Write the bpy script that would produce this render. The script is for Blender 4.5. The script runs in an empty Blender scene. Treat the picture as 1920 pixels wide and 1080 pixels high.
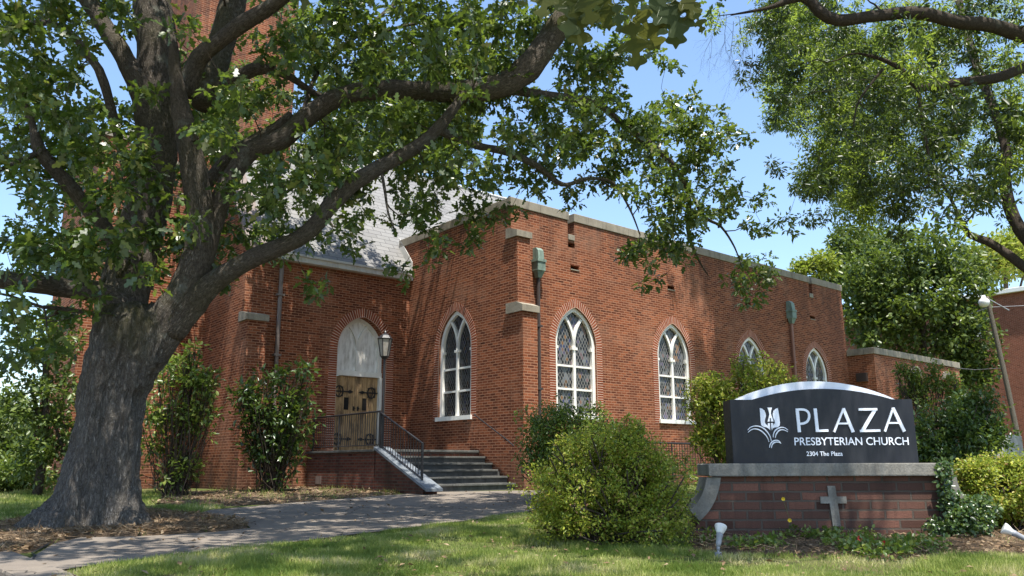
import bpy, math, random
import numpy as np
from mathutils import Vector, Matrix, noise as mn
from mathutils.geometry import tessellate_polygon
random.seed(7); RNG = np.random.default_rng(11)
C = bpy.context.scene.collection
SC = bpy.context.scene
R = math.radians
# ------------------------------------------------------------------ camera geometry
FP = 1505.0; TH = R(12.45); RO = R(-0.178); AZ = R(50.25); CZ = 1.0
c_, s_ = math.cos(TH), math.sin(TH); cr, sr = math.cos(RO), math.sin(RO)
M = np.array([[cr, -sr, 0], [sr, cr, 0], [0, 0, 1]]) @ np.array([[1, 0, 0], [0, s_, -c_], [0, c_, s_]])
O = np.array([0, 0, CZ])
def ray(x, y): return M.T @ np.array([(x-960)/FP, (y-540)/FP, 1.0])
Rd = np.array([math.sin(AZ), math.cos(AZ), 0]); Ld = np.array([-math.cos(AZ), math.sin(AZ), 0])
_r = ray(957.6, 369); _c = O + _r*(19.8/_r[1]); C0 = np.array([_c[0], _c[1], 0.0])
def B(u, v, z): return C0 + Rd*u + Ld*v + np.array([0, 0, z])
def onD(x, y, Y):
    r = ray(x, y); return O + r*Y/r[1]
SL = .0225; YB = 19.0
def gz(Y): return SL*min(max(Y, 0.0), YB) - (0.55*min(1, max(0, 5.6-Y)/2.0) if Y < 5.6 else 0)
def gnd(x, y):
    r = ray(x, y); t = -CZ/(r[2]-SL*r[1]); return O + r*t
def pxy(pts): return [tuple(gnd(*p)[:2]) for p in pts]
# ------------------------------------------------------------------ object helpers
BASE = {}
def tagobj(o, label=None, cat=None, group=None, kind=None):
    if label: o['label'] = label
    if cat: o['category'] = cat
    if group: o['group'] = group
    if kind: o['kind'] = kind
    return o
def thing(name, label, cat, loc, group=None):
    o = bpy.data.objects.new(name, None); C.objects.link(o); o.empty_display_size = .2
    o.location = Vector([float(a) for a in loc]); BASE[o.name] = np.array([float(a) for a in loc])
    return tagobj(o, label, cat, group)
def link(name, me, mt, parent=None, base=None):
    o = bpy.data.objects.new(name, me); C.objects.link(o)
    if mt is not None: me.materials.append(mt)
    if parent is not None:
        o.parent = parent; BASE[o.name] = BASE[parent.name]
    else:
        b = np.array([0., 0., 0.]) if base is None else np.array([float(a) for a in base])
        o.location = Vector(b); BASE[o.name] = b
    return o
def mesh_np(name, V, F, mt, parent=None, base=None, uv=None, smooth=False, face_attr=None):
    """V (n,3) world; F list of index tuples"""
    b = BASE[parent.name] if parent is not None else (np.array([0., 0., 0.]) if base is None else np.array([float(a) for a in base]))
    V = np.asarray(V, dtype=float)
    me = bpy.data.meshes.new(name)
    me.from_pydata([tuple(p) for p in (V-b)], [], [tuple(int(i) for i in f) for f in F])
    me.update()
    ul = me.uv_layers.new(name='uv')
    lv = np.zeros(len(me.loops), dtype=np.int32); me.loops.foreach_get('vertex_index', lv)
    if uv is not None:
        U = np.asarray(uv)[lv]
    else:
        nrm = np.zeros(len(me.polygons)*3); me.polygons.foreach_get('normal', nrm); nrm = nrm.reshape(-1, 3)
        ls = np.zeros(len(me.polygons), dtype=np.int32); me.polygons.foreach_get('loop_start', ls)
        lt = np.zeros(len(me.polygons), dtype=np.int32); me.polygons.foreach_get('loop_total', lt)
        nl = np.repeat(nrm, lt, axis=0); P = V[lv]
        t = np.stack([-nl[:, 1], nl[:, 0], np.zeros(len(nl))], 1); ln = np.linalg.norm(t, axis=1, keepdims=True); ln[ln < 1e-6] = 1; t /= ln
        sg = np.sign(t[:, 0]+1e-3*t[:, 1]); t *= sg[:, None]
        U = np.stack([(P*t).sum(1), P[:, 2]], 1)
        flat = np.abs(nl[:, 2]) > .95
        U[flat] = np.stack([P[flat] @ Rd, P[flat] @ Ld], 1)
        sl = (np.abs(nl[:, 2]) > .3) & ~flat
        if sl.any():
            U[sl, 1] = P[sl, 2]/np.sqrt(np.maximum(1e-6, 1-nl[sl, 2]**2))
    ul.data.foreach_set('uv', U.astype(np.float32).ravel())
    if smooth: me.polygons.foreach_set('use_smooth', [True]*len(me.polygons))
    return link(name, me, mt, parent, base)
class MB:
    def __init__(s): s.V = []; s.F = []; s.U = []
    def add(s, V, F, U=None):
        o = len(s.V); s.V += [tuple(map(float, p)) for p in V]; s.F += [tuple(i+o for i in f) for f in F]
        if U is not None: s.U += [tuple(u) for u in U]
        return s
    def hexa(s, P8):  # bottom 4 ccw, top 4
        return s.add(P8, [(3, 2, 1, 0), (4, 5, 6, 7), (0, 1, 5, 4), (1, 2, 6, 5), (2, 3, 7, 6), (3, 0, 4, 7)])
    def buv(s, u0, u1, v0, v1, z0, z1, bv=0):
        if bv:
            b = bv
            prof = [(u0, v0, z0), (u1, v0, z0), (u1, v1, z0), (u0, v1, z0)]
            return s.bevel([B(*p) for p in prof], [B(p[0], p[1], z1) for p in prof], b)
        return s.hexa([B(u0, v0, z0), B(u1, v0, z0), B(u1, v1, z0), B(u0, v1, z0), B(u0, v0, z1), B(u1, v0, z1), B(u1, v1, z1), B(u0, v1, z1)])
    def bevel(s, lo, hi, b):
        lo = [np.array(p) for p in lo]; hi = [np.array(p) for p in hi]
        cc = sum(lo)/4
        def ins(P, k): 
            out = []
            for p in P:
                d = p-cc; d[2] = 0; e = d/ (np.linalg.norm(d)+1e-9); out.append(p-e*k*1.3)
            return out
        zb = np.array([0, 0, b])
        rings = [ins(lo, b), [p+zb for p in lo], [p-zb for p in hi], ins(hi, b)]
        V = [p for r in rings for p in r]; F = [(3, 2, 1, 0), (12, 13, 14, 15)]
        for k in range(3):
            for i in range(4): j = (i+1) % 4; F.append((k*4+i, k*4+j, k*4+4+j, k*4+4+i))
        return s.add(V, F)
    def box(s, x0, x1, y0, y1, z0, z1, bv=0):
        lo = [(x0, y0, z0), (x1, y0, z0), (x1, y1, z0), (x0, y1, z0)]; hi = [(p[0], p[1], z1) for p in lo]
        return s.bevel(lo, hi, bv) if bv else s.hexa(lo+hi)
    def tube(s, P, rad, n=8, cap=True, uv=True):
        V, F, U = tube_geo(P, rad, n, cap); return s.add(V, F, U if s.U or not s.V else None) if False else s.add(V, F)
    def build(s, name, mt, parent=None, base=None, smooth=False, uv=None):
        return mesh_np(name, s.V, s.F, mt, parent, base, uv=uv, smooth=smooth)
def tube_geo(P, rad, n=8, cap=True):
    P = [np.array(p, dtype=float) for p in P]; m = len(P)
    if not hasattr(rad, '__len__'): rad = [rad]*m
    T = [P[min(i+1, m-1)]-P[max(i-1, 0)] for i in range(m)]; T = [t/(np.linalg.norm(t)+1e-12) for t in T]
    a = np.array([0, 0, 1.]) if abs(T[0][2]) < .9 else np.array([1., 0, 0])
    Nn = np.cross(T[0], a); Nn /= np.linalg.norm(Nn)
    V = []; U = []; L = 0
    for i in range(m):
        if i: L += np.linalg.norm(P[i]-P[i-1])
        Nn = Nn-T[i]*(Nn@T[i]); Nn /= np.linalg.norm(Nn)+1e-12; Bn = np.cross(T[i], Nn)
        for k in range(n):
            an = 2*math.pi*k/n; V.append(P[i]+(Nn*math.cos(an)+Bn*math.sin(an))*rad[i]); U.append((k/n, L))
    F = []
    for i in range(m-1):
        for k in range(n): j = (k+1) % n; F.append((i*n+k, i*n+j, i*n+n+j, i*n+n+k))
    if cap: F.append(tuple(range(n-1, -1, -1))); F.append(tuple((m-1)*n+k for k in range(n)))
    return V, F, U
def smooth_path(P, W, step):
    P = [np.array(p, float) for p in P]; out = []; ow = []
    m = len(P)
    for i in range(m-1):
        p0 = P[max(i-1, 0)]; p1 = P[i]; p2 = P[i+1]; p3 = P[min(i+2, m-1)]
        k = max(1, int(np.linalg.norm(p2-p1)/step))
        for q in range(k):
            t = q/k; out.append(.5*((2*p1)+(-p0+p2)*t+(2*p0-5*p1+4*p2-p3)*t*t+(-p0+3*p1-3*p2+p3)*t**3)); ow.append(W[i]*(1-t)+W[i+1]*t)
    out.append(P[-1]); ow.append(W[-1]); return out, ow
# ------------------------------------------------------------------ material helpers
def nd(nt, t, ins=None, **kw):
    n = nt.nodes.new(t)
    for k, v in kw.items(): setattr(n, k, v)
    for k, v in (ins or {}).items():
        s = n.inputs[k]
        if isinstance(v, bpy.types.NodeSocket): nt.links.new(v, s)
        else:
            if hasattr(s.default_value, '__len__') and isinstance(v, (tuple, list)) and len(v) == 3 and len(s.default_value) == 4: v = (*v, 1)
            s.default_value = v
    return n
def newmat(name):
    m = bpy.data.materials.new(name); m.use_nodes = True; nt = m.node_tree; nt.nodes.clear()
    out = nt.nodes.new('ShaderNodeOutputMaterial'); return m, nt, out
def fin(nt, out, col, rough=.7, bump=None, bs=.3, bd=.01, spec=.4, metal=0, **extra):
    ins = {'Base Color': col, 'Roughness': rough, 'Specular IOR Level': spec, 'Metallic': metal}; ins.update(extra)
    p = nd(nt, 'ShaderNodeBsdfPrincipled', ins)
    if bump is not None:
        b = nd(nt, 'ShaderNodeBump', {'Height': bump, 'Strength': bs, 'Distance': bd}); nt.links.new(b.outputs[0], p.inputs['Normal'])
    nt.links.new(p.outputs[0], out.inputs['Surface']); return p
def mixc(nt, f, a, b, mode='MIX'):
    n = nt.nodes.new('ShaderNodeMix'); n.data_type = 'RGBA'; n.blend_type = mode
    for k, v in ((0, f), (6, a), (7, b)):
        if isinstance(v, bpy.types.NodeSocket): nt.links.new(v, n.inputs[k])
        else: n.inputs[k].default_value = (*v, 1) if hasattr(v, '__len__') else v
    return n.outputs[2]
def ramp(nt, f, stops):
    n = nt.nodes.new('ShaderNodeValToRGB'); e = n.color_ramp.elements
    while len(e) < len(stops): e.new(.5)
    for q, (p, c) in zip(e, stops): q.position = p; q.color = (*c, 1) if hasattr(c, '__len__') else (c, c, c, 1)
    nt.links.new(f, n.inputs[0]); return n.outputs[0]
def noi(nt, vec, sc, det=4, rough=.55, dist=0):
    return nd(nt, 'ShaderNodeTexNoise', {'Vector': vec, 'Scale': sc, 'Detail': det, 'Roughness': rough, 'Distortion': dist}).outputs[0]
def maprange(nt, v, a, b, c, d):
    return nd(nt, 'ShaderNodeMapRange', {0: v, 1: a, 2: b, 3: c, 4: d}).outputs[0]
def mth(nt, op, a, b=0.0):
    return nd(nt, 'ShaderNodeMath', {0: a, 1: b}, operation=op).outputs[0]
def geo(nt): return nd(nt, 'ShaderNodeNewGeometry').outputs['Position']
def uvn(nt): return nd(nt, 'ShaderNodeUVMap').outputs[0]
def scl(nt, v, s): return nd(nt, 'ShaderNodeMapping', {'Vector': v, 'Scale': s}).outputs[0]

def brick_mat(name, c1, c2, c3, mortar, bw=.213, rh=.0677, ms=.011, stain=.5, sc=(.06, .03, .02), off=.5, top=None):
    m, nt, out = newmat(name); uv = uvn(nt); g = geo(nt)
    wob = nd(nt, 'ShaderNodeVectorMath', {0: nd(nt, 'ShaderNodeTexNoise', {'Vector': g, 'Scale': 9.0, 'Detail': 2}).outputs['Color'], 1: (.5, .5, .5)}, operation='SUBTRACT').outputs[0]
    wob = nd(nt, 'ShaderNodeVectorMath', {0: wob, 'Scale': .012}, operation='SCALE').outputs[0]
    v = nd(nt, 'ShaderNodeVectorMath', {0: uv, 1: wob}, operation='ADD').outputs[0]
    bt = nd(nt, 'ShaderNodeTexBrick', {'Vector': v, 'Color1': (0, 0, 0), 'Color2': (1, 1, 1), 'Mortar': (.5, .5, .5), 'Scale': 1.0, 'Mortar Size': ms, 'Mortar Smooth': .25, 'Bias': 0.0, 'Brick Width': bw, 'Row Height': rh}, offset=off)
    col = ramp(nt, bt.outputs['Color'], [(0, c1), (.55, c2), (.9, c3), (1, tuple(x*.45 for x in c1))])
    n1 = noi(nt, g, .55, 5, .6); n2 = noi(nt, scl(nt, g, (1.2, 1.2, .25)), 2.0, 5, .65); n3 = noi(nt, g, 60, 2)
    col = mixc(nt, maprange(nt, n3, .3, .7, 0, .35), col, tuple(x*.6 for x in c1))
    col = mixc(nt, bt.outputs['Fac'], col, mortar)
    col = mixc(nt, maprange(nt, n1, .45, .75, 0, stain*.6), col, sc)
    col = mixc(nt, maprange(nt, n2, .5, .75, 0, stain*.7), col, sc)
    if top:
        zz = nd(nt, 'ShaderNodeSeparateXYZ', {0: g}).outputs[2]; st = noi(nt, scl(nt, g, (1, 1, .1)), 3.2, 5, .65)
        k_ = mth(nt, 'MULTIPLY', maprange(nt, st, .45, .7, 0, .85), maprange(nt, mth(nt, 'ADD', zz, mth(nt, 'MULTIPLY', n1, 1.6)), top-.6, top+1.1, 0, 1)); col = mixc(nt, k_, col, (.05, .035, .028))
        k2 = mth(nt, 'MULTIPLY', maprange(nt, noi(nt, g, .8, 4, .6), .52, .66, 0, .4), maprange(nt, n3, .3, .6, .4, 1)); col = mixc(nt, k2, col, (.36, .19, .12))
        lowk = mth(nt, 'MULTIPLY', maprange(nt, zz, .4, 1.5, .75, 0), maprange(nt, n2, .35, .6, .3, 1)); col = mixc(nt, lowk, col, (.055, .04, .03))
    h = mth(nt, 'SUBTRACT', mth(nt, 'MULTIPLY', n3, .35), bt.outputs['Fac'])
    fin(nt, out, col, .88, h, .9, .012, spec=.15); return m
def stone_mat(name, c1, c2, dark=(.06, .055, .05), sc=3., amt=.7, bs=.4):
    m, nt, out = newmat(name); g = geo(nt)
    a = noi(nt, g, sc, 6, .65); b = noi(nt, g, 45, 3); d = noi(nt, scl(nt, g, (2, 2, .4)), 2.2, 6, .7)
    col = ramp(nt, a, [(.3, c1), (.7, c2)]); col = mixc(nt, maprange(nt, b, .35, .75, 0, .35), col, dark)
    col = mixc(nt, maprange(nt, d, .48, .68, 0, amt), col, dark)
    fin(nt, out, col, .9, mth(nt, 'ADD', b, a), bs, .01, spec=.2); return m
def paint_mat(name, c, rough=.5, dirt=.15, dc=(.3, .28, .24), spec=.4):
    m, nt, out = newmat(name); g = geo(nt); a = noi(nt, scl(nt, g, (3, 3, .8)), 3, 5, .6); b = noi(nt, g, 30, 3)
    col = mixc(nt, maprange(nt, a, .45, .8, 0, dirt*2), c, dc)
    fin(nt, out, col, maprange(nt, b, .3, .7, rough-.08, rough+.1), b, .15, .003, spec=spec); return m
def bark_mat(name, c1, c2, c3, moss=.4, sc=1.0, lich=.3):
    m, nt, out = newmat(name); uv = uvn(nt); g = geo(nt)
    # ridges follow the trunk axis: u is round the stem (in metres), v along it
    q = scl(nt, uv, (1, .22, 1)); w = nd(nt, 'ShaderNodeTexNoise', {'Vector': q, 'Scale': 30*sc, 'Detail': 4, 'Roughness': .7}).outputs['Color']
    q2 = nd(nt, 'ShaderNodeVectorMath', {0: q, 1: nd(nt, 'ShaderNodeVectorMath', {0: w, 'Scale': .06/sc}, operation='SCALE').outputs[0]}, operation='ADD').outputs[0]
    vo = nd(nt, 'ShaderNodeTexVoronoi', {'Vector': q2, 'Scale': 44*sc}, feature='DISTANCE_TO_EDGE').outputs['Distance']
    rid = maprange(nt, vo, 0, .3, .25, 1); n1 = noi(nt, g, 30, 4, .7); n2 = noi(nt, g, 1.3, 4); n3 = noi(nt, g, 3.2, 5, .6)
    col = mixc(nt, rid, c1, c2); col = mixc(nt, maprange(nt, n1, .4, .75, 0, .6), col, c3)
    nz = nd(nt, 'ShaderNodeSeparateXYZ', {0: nd(nt, 'ShaderNodeNewGeometry').outputs['Normal']}).outputs[2]
    mo = mth(nt, 'MULTIPLY', maprange(nt, n2, .46, .62, 0, moss), maprange(nt, nz, -.1, .7, .25, 1))
    col = mixc(nt, mo, col, (.085, .09, .018))
    col = mixc(nt, maprange(nt, n3, .6, .68, 0, lich), col, (.23, .24, .2))
    h = mth(nt, 'ADD', rid, mth(nt, 'MULTIPLY', n1, .6))
    fin(nt, out, col, .93, h, 1.0, .03/sc, spec=.1); return m
def bark3d(name, c1, c2, c3, zmoss):
    m, nt, out = newmat(name); g = geo(nt)
    w = nd(nt, 'ShaderNodeTexNoise', {'Vector': scl(nt, g, (1, 1, .3)), 'Scale': 9, 'Detail': 5, 'Roughness': .7}).outputs['Color']
    q = nd(nt, 'ShaderNodeVectorMath', {0: scl(nt, g, (1, 1, .2)), 1: nd(nt, 'ShaderNodeVectorMath', {0: w, 'Scale': .1}, operation='SCALE').outputs[0]}, operation='ADD').outputs[0]
    vo = nd(nt, 'ShaderNodeTexVoronoi', {'Vector': q, 'Scale': 26}, feature='DISTANCE_TO_EDGE').outputs['Distance']
    n0 = noi(nt, scl(nt, g, (1, 1, .22)), 38, 5, .75, .8); n1 = noi(nt, scl(nt, g, (1, 1, .5)), 70, 4, .75); n2 = noi(nt, g, 1.1, 4); n3 = noi(nt, g, 2.2, 5, .6)
    rid = mth(nt, 'MULTIPLY', maprange(nt, vo, 0, .22, .2, 1), maprange(nt, n0, .4, .58, .1, 1))
    col = mixc(nt, rid, c1, c2); col = mixc(nt, maprange(nt, n1, .5, .75, 0, .7), col, c3); col = mixc(nt, maprange(nt, n3, .4, .7, 0, .45), col, tuple(x*.55 for x in c2))
    z = nd(nt, 'ShaderNodeSeparateXYZ', {0: g}).outputs[2]
    mo = mth(nt, 'MULTIPLY', maprange(nt, n2, .4, .58, 0, .85), maprange(nt, mth(nt, 'ADD', z, mth(nt, 'MULTIPLY', n3, 1.2)), zmoss, zmoss+.9, .06, 1))
    col = mixc(nt, mo, col, (.07, .068, .02))
    fin(nt, out, col, .93, mth(nt, 'ADD', rid, mth(nt, 'MULTIPLY', n1, .5)), 1., .035, spec=.1); return m
def leaf_mat(name, stops, trans=.35, rough=.42, spec=.35, tcol=(.35, .5, .05)):
    m, nt, out = newmat(name)
    at = nd(nt, 'ShaderNodeAttribute', attribute_name='rnd').outputs['Fac']
    col = ramp(nt, at, stops)
    n = noi(nt, geo(nt), 25, 2); col = mixc(nt, maprange(nt, n, .3, .7, 0, .25), col, (.03, .045, .01))
    p = nd(nt, 'ShaderNodeBsdfPrincipled', {'Base Color': col, 'Roughness': rough, 'Specular IOR Level': spec})
    t = nd(nt, 'ShaderNodeBsdfTranslucent', {'Color': mixc(nt, .55, col, tcol)})
    mx = nd(nt, 'ShaderNodeMixShader', {0: trans, 1: p.outputs[0], 2: t.outputs[0]}); nt.links.new(mx.outputs[0], out.inputs['Surface']); return m
# ------------------------------------------------------------------ leaves
def T_oak():
    half = [(0, .015), (.12, .03), (.2, .15), (.3, .2), (.36, .1), (.44, .09), (.54, .27), (.66, .3), (.66, .14), (.76, .12), (.88, .18), (.94, .08), (1, 0)]
    pts = half + [(x, -y) for x, y in half[-2:0:-1]]+[(0, -.015)]
    V = [(x, y, -.22*x*x+abs(y)*.35) for x, y in pts]; return np.array(V), [tuple(range(len(V)))]
def T_oaks():
    half = [(0, .02), (.25, .2), (.38, .09), (.58, .3), (.7, .13), (.9, .15), (1, 0)]
    pts = half + [(x, -y) for x, y in half[-2::-1]]
    V = [(x, y, -.22*x*x+abs(y)*.35) for x, y in pts]; return np.array(V), [tuple(range(len(V)))]
def T_ell(w=.25):
    V = [(0, 0, 0), (.35, w, .06), (1, 0, -.12), (.35, -w, .06), (.45, 0, -.03)]; V2 = [(0, 0, 0), (.28, w*.85, .05), (.62, w*.8, .03), (1, 0, -.12), (.62, -w*.8, .03), (.28, -w*.85, .05)]
    return np.array(V2), [(0, 1, 2, 3), (0, 3, 4, 5)]
def T_rh(w=.25):
    return np.array([(0, 0, 0), (.45, w, .05), (1, 0, -.1), (.45, -w, .05)]), [(0, 1, 2), (0, 2, 3)]
def T_blade():
    return np.array([(0, .5, 0), (0, -.5, 0), (.55, -.35, .0), (1, 0, .0), (.55, .35, .0)]), [(0, 1, 2, 4), (4, 2, 3)]
def unit(a): return a/(np.linalg.norm(a, axis=1, keepdims=True)+1e-9)
def leaves(name, P, A, Nn, size, tmpl, mt, parent=None, base=None, width=None, rnd=None):
    TV, TF = tmpl; n = len(P); k = len(TV)
    b = BASE[parent.name] if parent is not None else (np.zeros(3) if base is None else np.array(base, float))
    A = unit(A); S = unit(np.cross(Nn, A)); N2 = np.cross(A, S)
    sz = size[:, None, None]; wd = sz if width is None else width[:, None, None]
    V = P[:, None, :] + sz*TV[None, :, 0:1]*A[:, None, :] + wd*TV[None, :, 1:2]*S[:, None, :] + sz*TV[None, :, 2:3]*N2[:, None, :] - b
    V = V.reshape(-1, 3)
    lf = np.concatenate([np.array(f) for f in TF]); lt = np.array([len(f) for f in TF])
    loops = (lf[None, :] + (np.arange(n)*k)[:, None]).ravel()
    tot = np.tile(lt, n); st = np.concatenate([[0], np.cumsum(tot)[:-1]])
    me = bpy.data.meshes.new(name)
    me.vertices.add(len(V)); me.vertices.foreach_set('co', V.astype(np.float32).ravel())
    me.loops.add(len(loops)); me.loops.foreach_set('vertex_index', loops.astype(np.int32))
    me.polygons.add(len(tot)); me.polygons.foreach_set('loop_start', st.astype(np.int32))
    me.update(calc_edges=True)
    r = RNG.random(n) if rnd is None else rnd
    at = me.attributes.new('rnd', 'FLOAT', 'FACE'); at.data.foreach_set('value', np.repeat(r, len(TF)).astype(np.float32))
    return link(name, me, mt, parent, base)
def rdir(n):
    a = RNG.normal(size=(n, 3)); return unit(a)
def vnoise(P, s, off=0.0):
    return np.array([mn.noise(Vector((p[0]*s+off, p[1]*s, p[2]*s+off))) for p in P])
def rosettes(Cn, k, spread, size, up=.2, outdir=None, droop=.0):
    """k leaves round every twig tip; returns P,A,N,size"""
    n = len(Cn); P = np.repeat(Cn, k, axis=0); d = rdir(n*k)
    if outdir is not None: d = unit(d + np.repeat(outdir, k, axis=0)*.7)
    d[:, 2] -= droop; d = unit(d)
    P = P + d*spread*(.2+.8*RNG.random((n*k, 1)))
    Nn = unit(rdir(n*k)*.75+np.array([0, 0, 1.0])*(.6+up))
    return P, d, Nn, size*(.65+.6*RNG.random(n*k))
# ================================================================== MATERIALS
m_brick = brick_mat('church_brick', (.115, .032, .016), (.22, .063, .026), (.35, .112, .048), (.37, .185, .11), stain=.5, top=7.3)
m_brickL = m_brick
m_arch = brick_mat('arch_brick', (.2, .05, .022), (.27, .068, .03), (.33, .095, .045), (.6, .42, .32), bw=.26, rh=.0677, ms=.010, stain=.2, off=0)
m_brickfar = brick_mat('far_brick', (.20, .06, .035), (.25, .08, .045), (.3, .1, .06), (.3, .17, .12), stain=.35)
m_bricksign = brick_mat('sign_brick', (.1, .055, .042), (.155, .075, .054), (.24, .11, .076), (.11, .088, .07), bw=.305, rh=.1005, ms=.0125, stain=1.0, sc=(.024, .019, .016))
m_brickstair = brick_mat('stair_brick', (.12, .04, .03), (.17, .058, .04), (.22, .08, .05), (.13, .1, .08), stain=1.0, sc=(.03, .027, .02))
m_cope = stone_mat('coping_stone', (.36, .32, .25), (.24, .21, .16), dark=(.09, .075, .06), amt=.55)
m_slab = stone_mat('sign_slab', (.3, .28, .24), (.18, .17, .145), dark=(.075, .07, .06), sc=7, amt=.6)
m_white = paint_mat('white_paint', (.82, .8, .74), .5, .12)
m_trim = paint_mat('trim_paint', (.6, .58, .54), .55, .3)
m_iron = paint_mat('black_iron', (.02, .02, .022), .45, .1, (.07, .04, .03))
m_copper = paint_mat('green_copper', (.2, .27, .22), .65, .5, (.07, .09, .07))
m_pipe = paint_mat('dark_pipe', (.05, .035, .03), .5, .3, (.02, .02, .02))
m_pipe2 = paint_mat('brown_pipe', (.27, .13, .09), .5, .3, (.12, .07, .05))
m_pipe3 = paint_mat('grey_pipe', (.2, .16, .14), .5, .3, (.1, .07, .05))
m_dark = paint_mat('vent_dark', (.012, .011, .01), .9, .1, (.03, .02, .02))
m_grey = paint_mat('grey_steel', (.27, .28, .3), .4, .3, (.15, .13, .1))
m_bulb = paint_mat('bulb_white', (.72, .72, .7), .25, .3, (.4, .38, .33), spec=.5)
m_signface = paint_mat('sign_face', (.016, .018, .024), .36, .28, (.04, .042, .045), spec=.3)
m_signside = paint_mat('sign_side', (.022, .021, .021), .5, .2, (.05, .045, .04))
m_silver = paint_mat('silver_cap', (.8, .83, .88), .38, .15, (.3, .3, .3))
m_letter = paint_mat('letter_silver', (.88, .91, .97), .4, .05, (.4, .4, .42))
m_pole = bark_mat('pole_wood', (.12, .1, .08), (.27, .24, .19), (.2, .17, .13), moss=.0, sc=2., lich=.2)
m_bluestone = stone_mat('step_stone', (.06, .06, .06), (.12, .118, .112), dark=(.028, .028, .026), sc=5, amt=.5)
m_tread = stone_mat('tread_stone', (.15, .145, .13), (.08, .083, .08), dark=(.05, .05, .045), sc=4, amt=.4)
m_slate = stone_mat('cheek_slate', (.2, .225, .25), (.15, .17, .19), sc=6, amt=.25)
m_plaster = paint_mat('white_tympanum', (.85, .84, .8), .6, .5, (.33, .3, .25))
m_concwall = paint_mat('white_wall', (.6, .58, .53), .8, .6, (.25, .23, .19))
# roof slates
m_roof, nt, out = newmat('roof_slate'); uv = uvn(nt); g = geo(nt)
bt = nd(nt, 'ShaderNodeTexBrick', {'Vector': uv, 'Color1': (0, 0, 0), 'Color2': (1, 1, 1), 'Mortar': (.5, .5, .5), 'Scale': 1., 'Mortar Size': .008, 'Mortar Smooth': .1, 'Brick Width': .45, 'Row Height': .2})
col = ramp(nt, bt.outputs['Color'], [(0, (.19, .187, .18)), (.6, (.225, .22, .21)), (1, (.165, .162, .158))])
col = mixc(nt, maprange(nt, noi(nt, g, 1.1, 5, .7), .45, .75, 0, .5), col, (.17, .165, .15))
col = mixc(nt, bt.outputs['Fac'], col, (.08, .078, .074))
fin(nt, out, col, .72, mth(nt, 'SUBTRACT', 1.0, bt.outputs['Fac']), .7, .02, spec=.3)
# leaded glass with diamond quarries
def lattice(name, dark, tint, lead):
    m, nt, out = newmat(name); uv = uvn(nt)
    sx = nd(nt, 'ShaderNodeSeparateXYZ', {0: uv}); x, y = sx.outputs[0], sx.outputs[1]
    a = mth(nt, 'ADD', mth(nt, 'MULTIPLY', x, 1/.105), mth(nt, 'MULTIPLY', y, 1/.17)); b = mth(nt, 'SUBTRACT', mth(nt, 'MULTIPLY', x, 1/.105), mth(nt, 'MULTIPLY', y, 1/.17))
    fa = mth(nt, 'ABSOLUTE', mth(nt, 'SUBTRACT', mth(nt, 'FRACT', mth(nt, 'ADD', a, 100.)), .5)); fb = mth(nt, 'ABSOLUTE', mth(nt, 'SUBTRACT', mth(nt, 'FRACT', mth(nt, 'ADD', b, 100.)), .5))
    line = mth(nt, 'GREATER_THAN', mth(nt, 'MAXIMUM', fa, fb), .41)
    ca = mth(nt, 'FLOOR', mth(nt, 'ADD', a, 100.)); cb = mth(nt, 'FLOOR', mth(nt, 'ADD', b, 100.))
    cell = nd(nt, 'ShaderNodeCombineXYZ', {0: ca, 1: cb, 2: 0.0}).outputs[0]
    wn = nd(nt, 'ShaderNodeTexWhiteNoise', {'Vector': cell}, noise_dimensions='3D')
    hue = ramp(nt, wn.outputs['Value'], [(0, dark), (.45, dark), (.5, (.24, .11, .03)), (.62, (.05, .06, .15)), (.72, dark), (.84, (.16, .17, .18)), (1, (.02, .02, .02))])
    col = mixc(nt, tint, dark, hue); col = mixc(nt, line, col, lead)
    fin(nt, out, col, .22, mth(nt, 'ADD', mth(nt, 'MULTIPLY', wn.outputs['Value'], .4), line), .4, .02, spec=.3); return m
m_glass = lattice('leaded_glass', (.008, .0085, .01), .95, (.2, .19, .17))
m_glassD = lattice('leaded_glass_dark', (.012, .012, .013), .3, (.1, .1, .095))
# old oak door wood
m_door, nt, out = newmat('door_wood'); uv = uvn(nt); g = geo(nt)
w = noi(nt, scl(nt, uv, (14, 1.1, 1)), 2.2, 6, .65, .6); st = noi(nt, scl(nt, uv, (2.2, .7, 1)), 1.9, 5, .7)
col = ramp(nt, w, [(.3, (.24, .14, .06)), (.52, (.48, .31, .15)), (.75, (.6, .43, .24))])
col = mixc(nt, maprange(nt, st, .47, .62, 0, .8), col, (.1, .065, .04))
pl = mth(nt, 'GREATER_THAN', mth(nt, 'ABSOLUTE', mth(nt, 'SUBTRACT', mth(nt, 'FRACT', mth(nt, 'MULTIPLY', nd(nt, 'ShaderNodeSeparateXYZ', {0: uv}).outputs[0], 1/.126)), .5)), .47)
col = mixc(nt, pl, col, (.05, .03, .02)); fin(nt, out, col, .65, mth(nt, 'SUBTRACT', w, pl), .4, .006)
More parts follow.
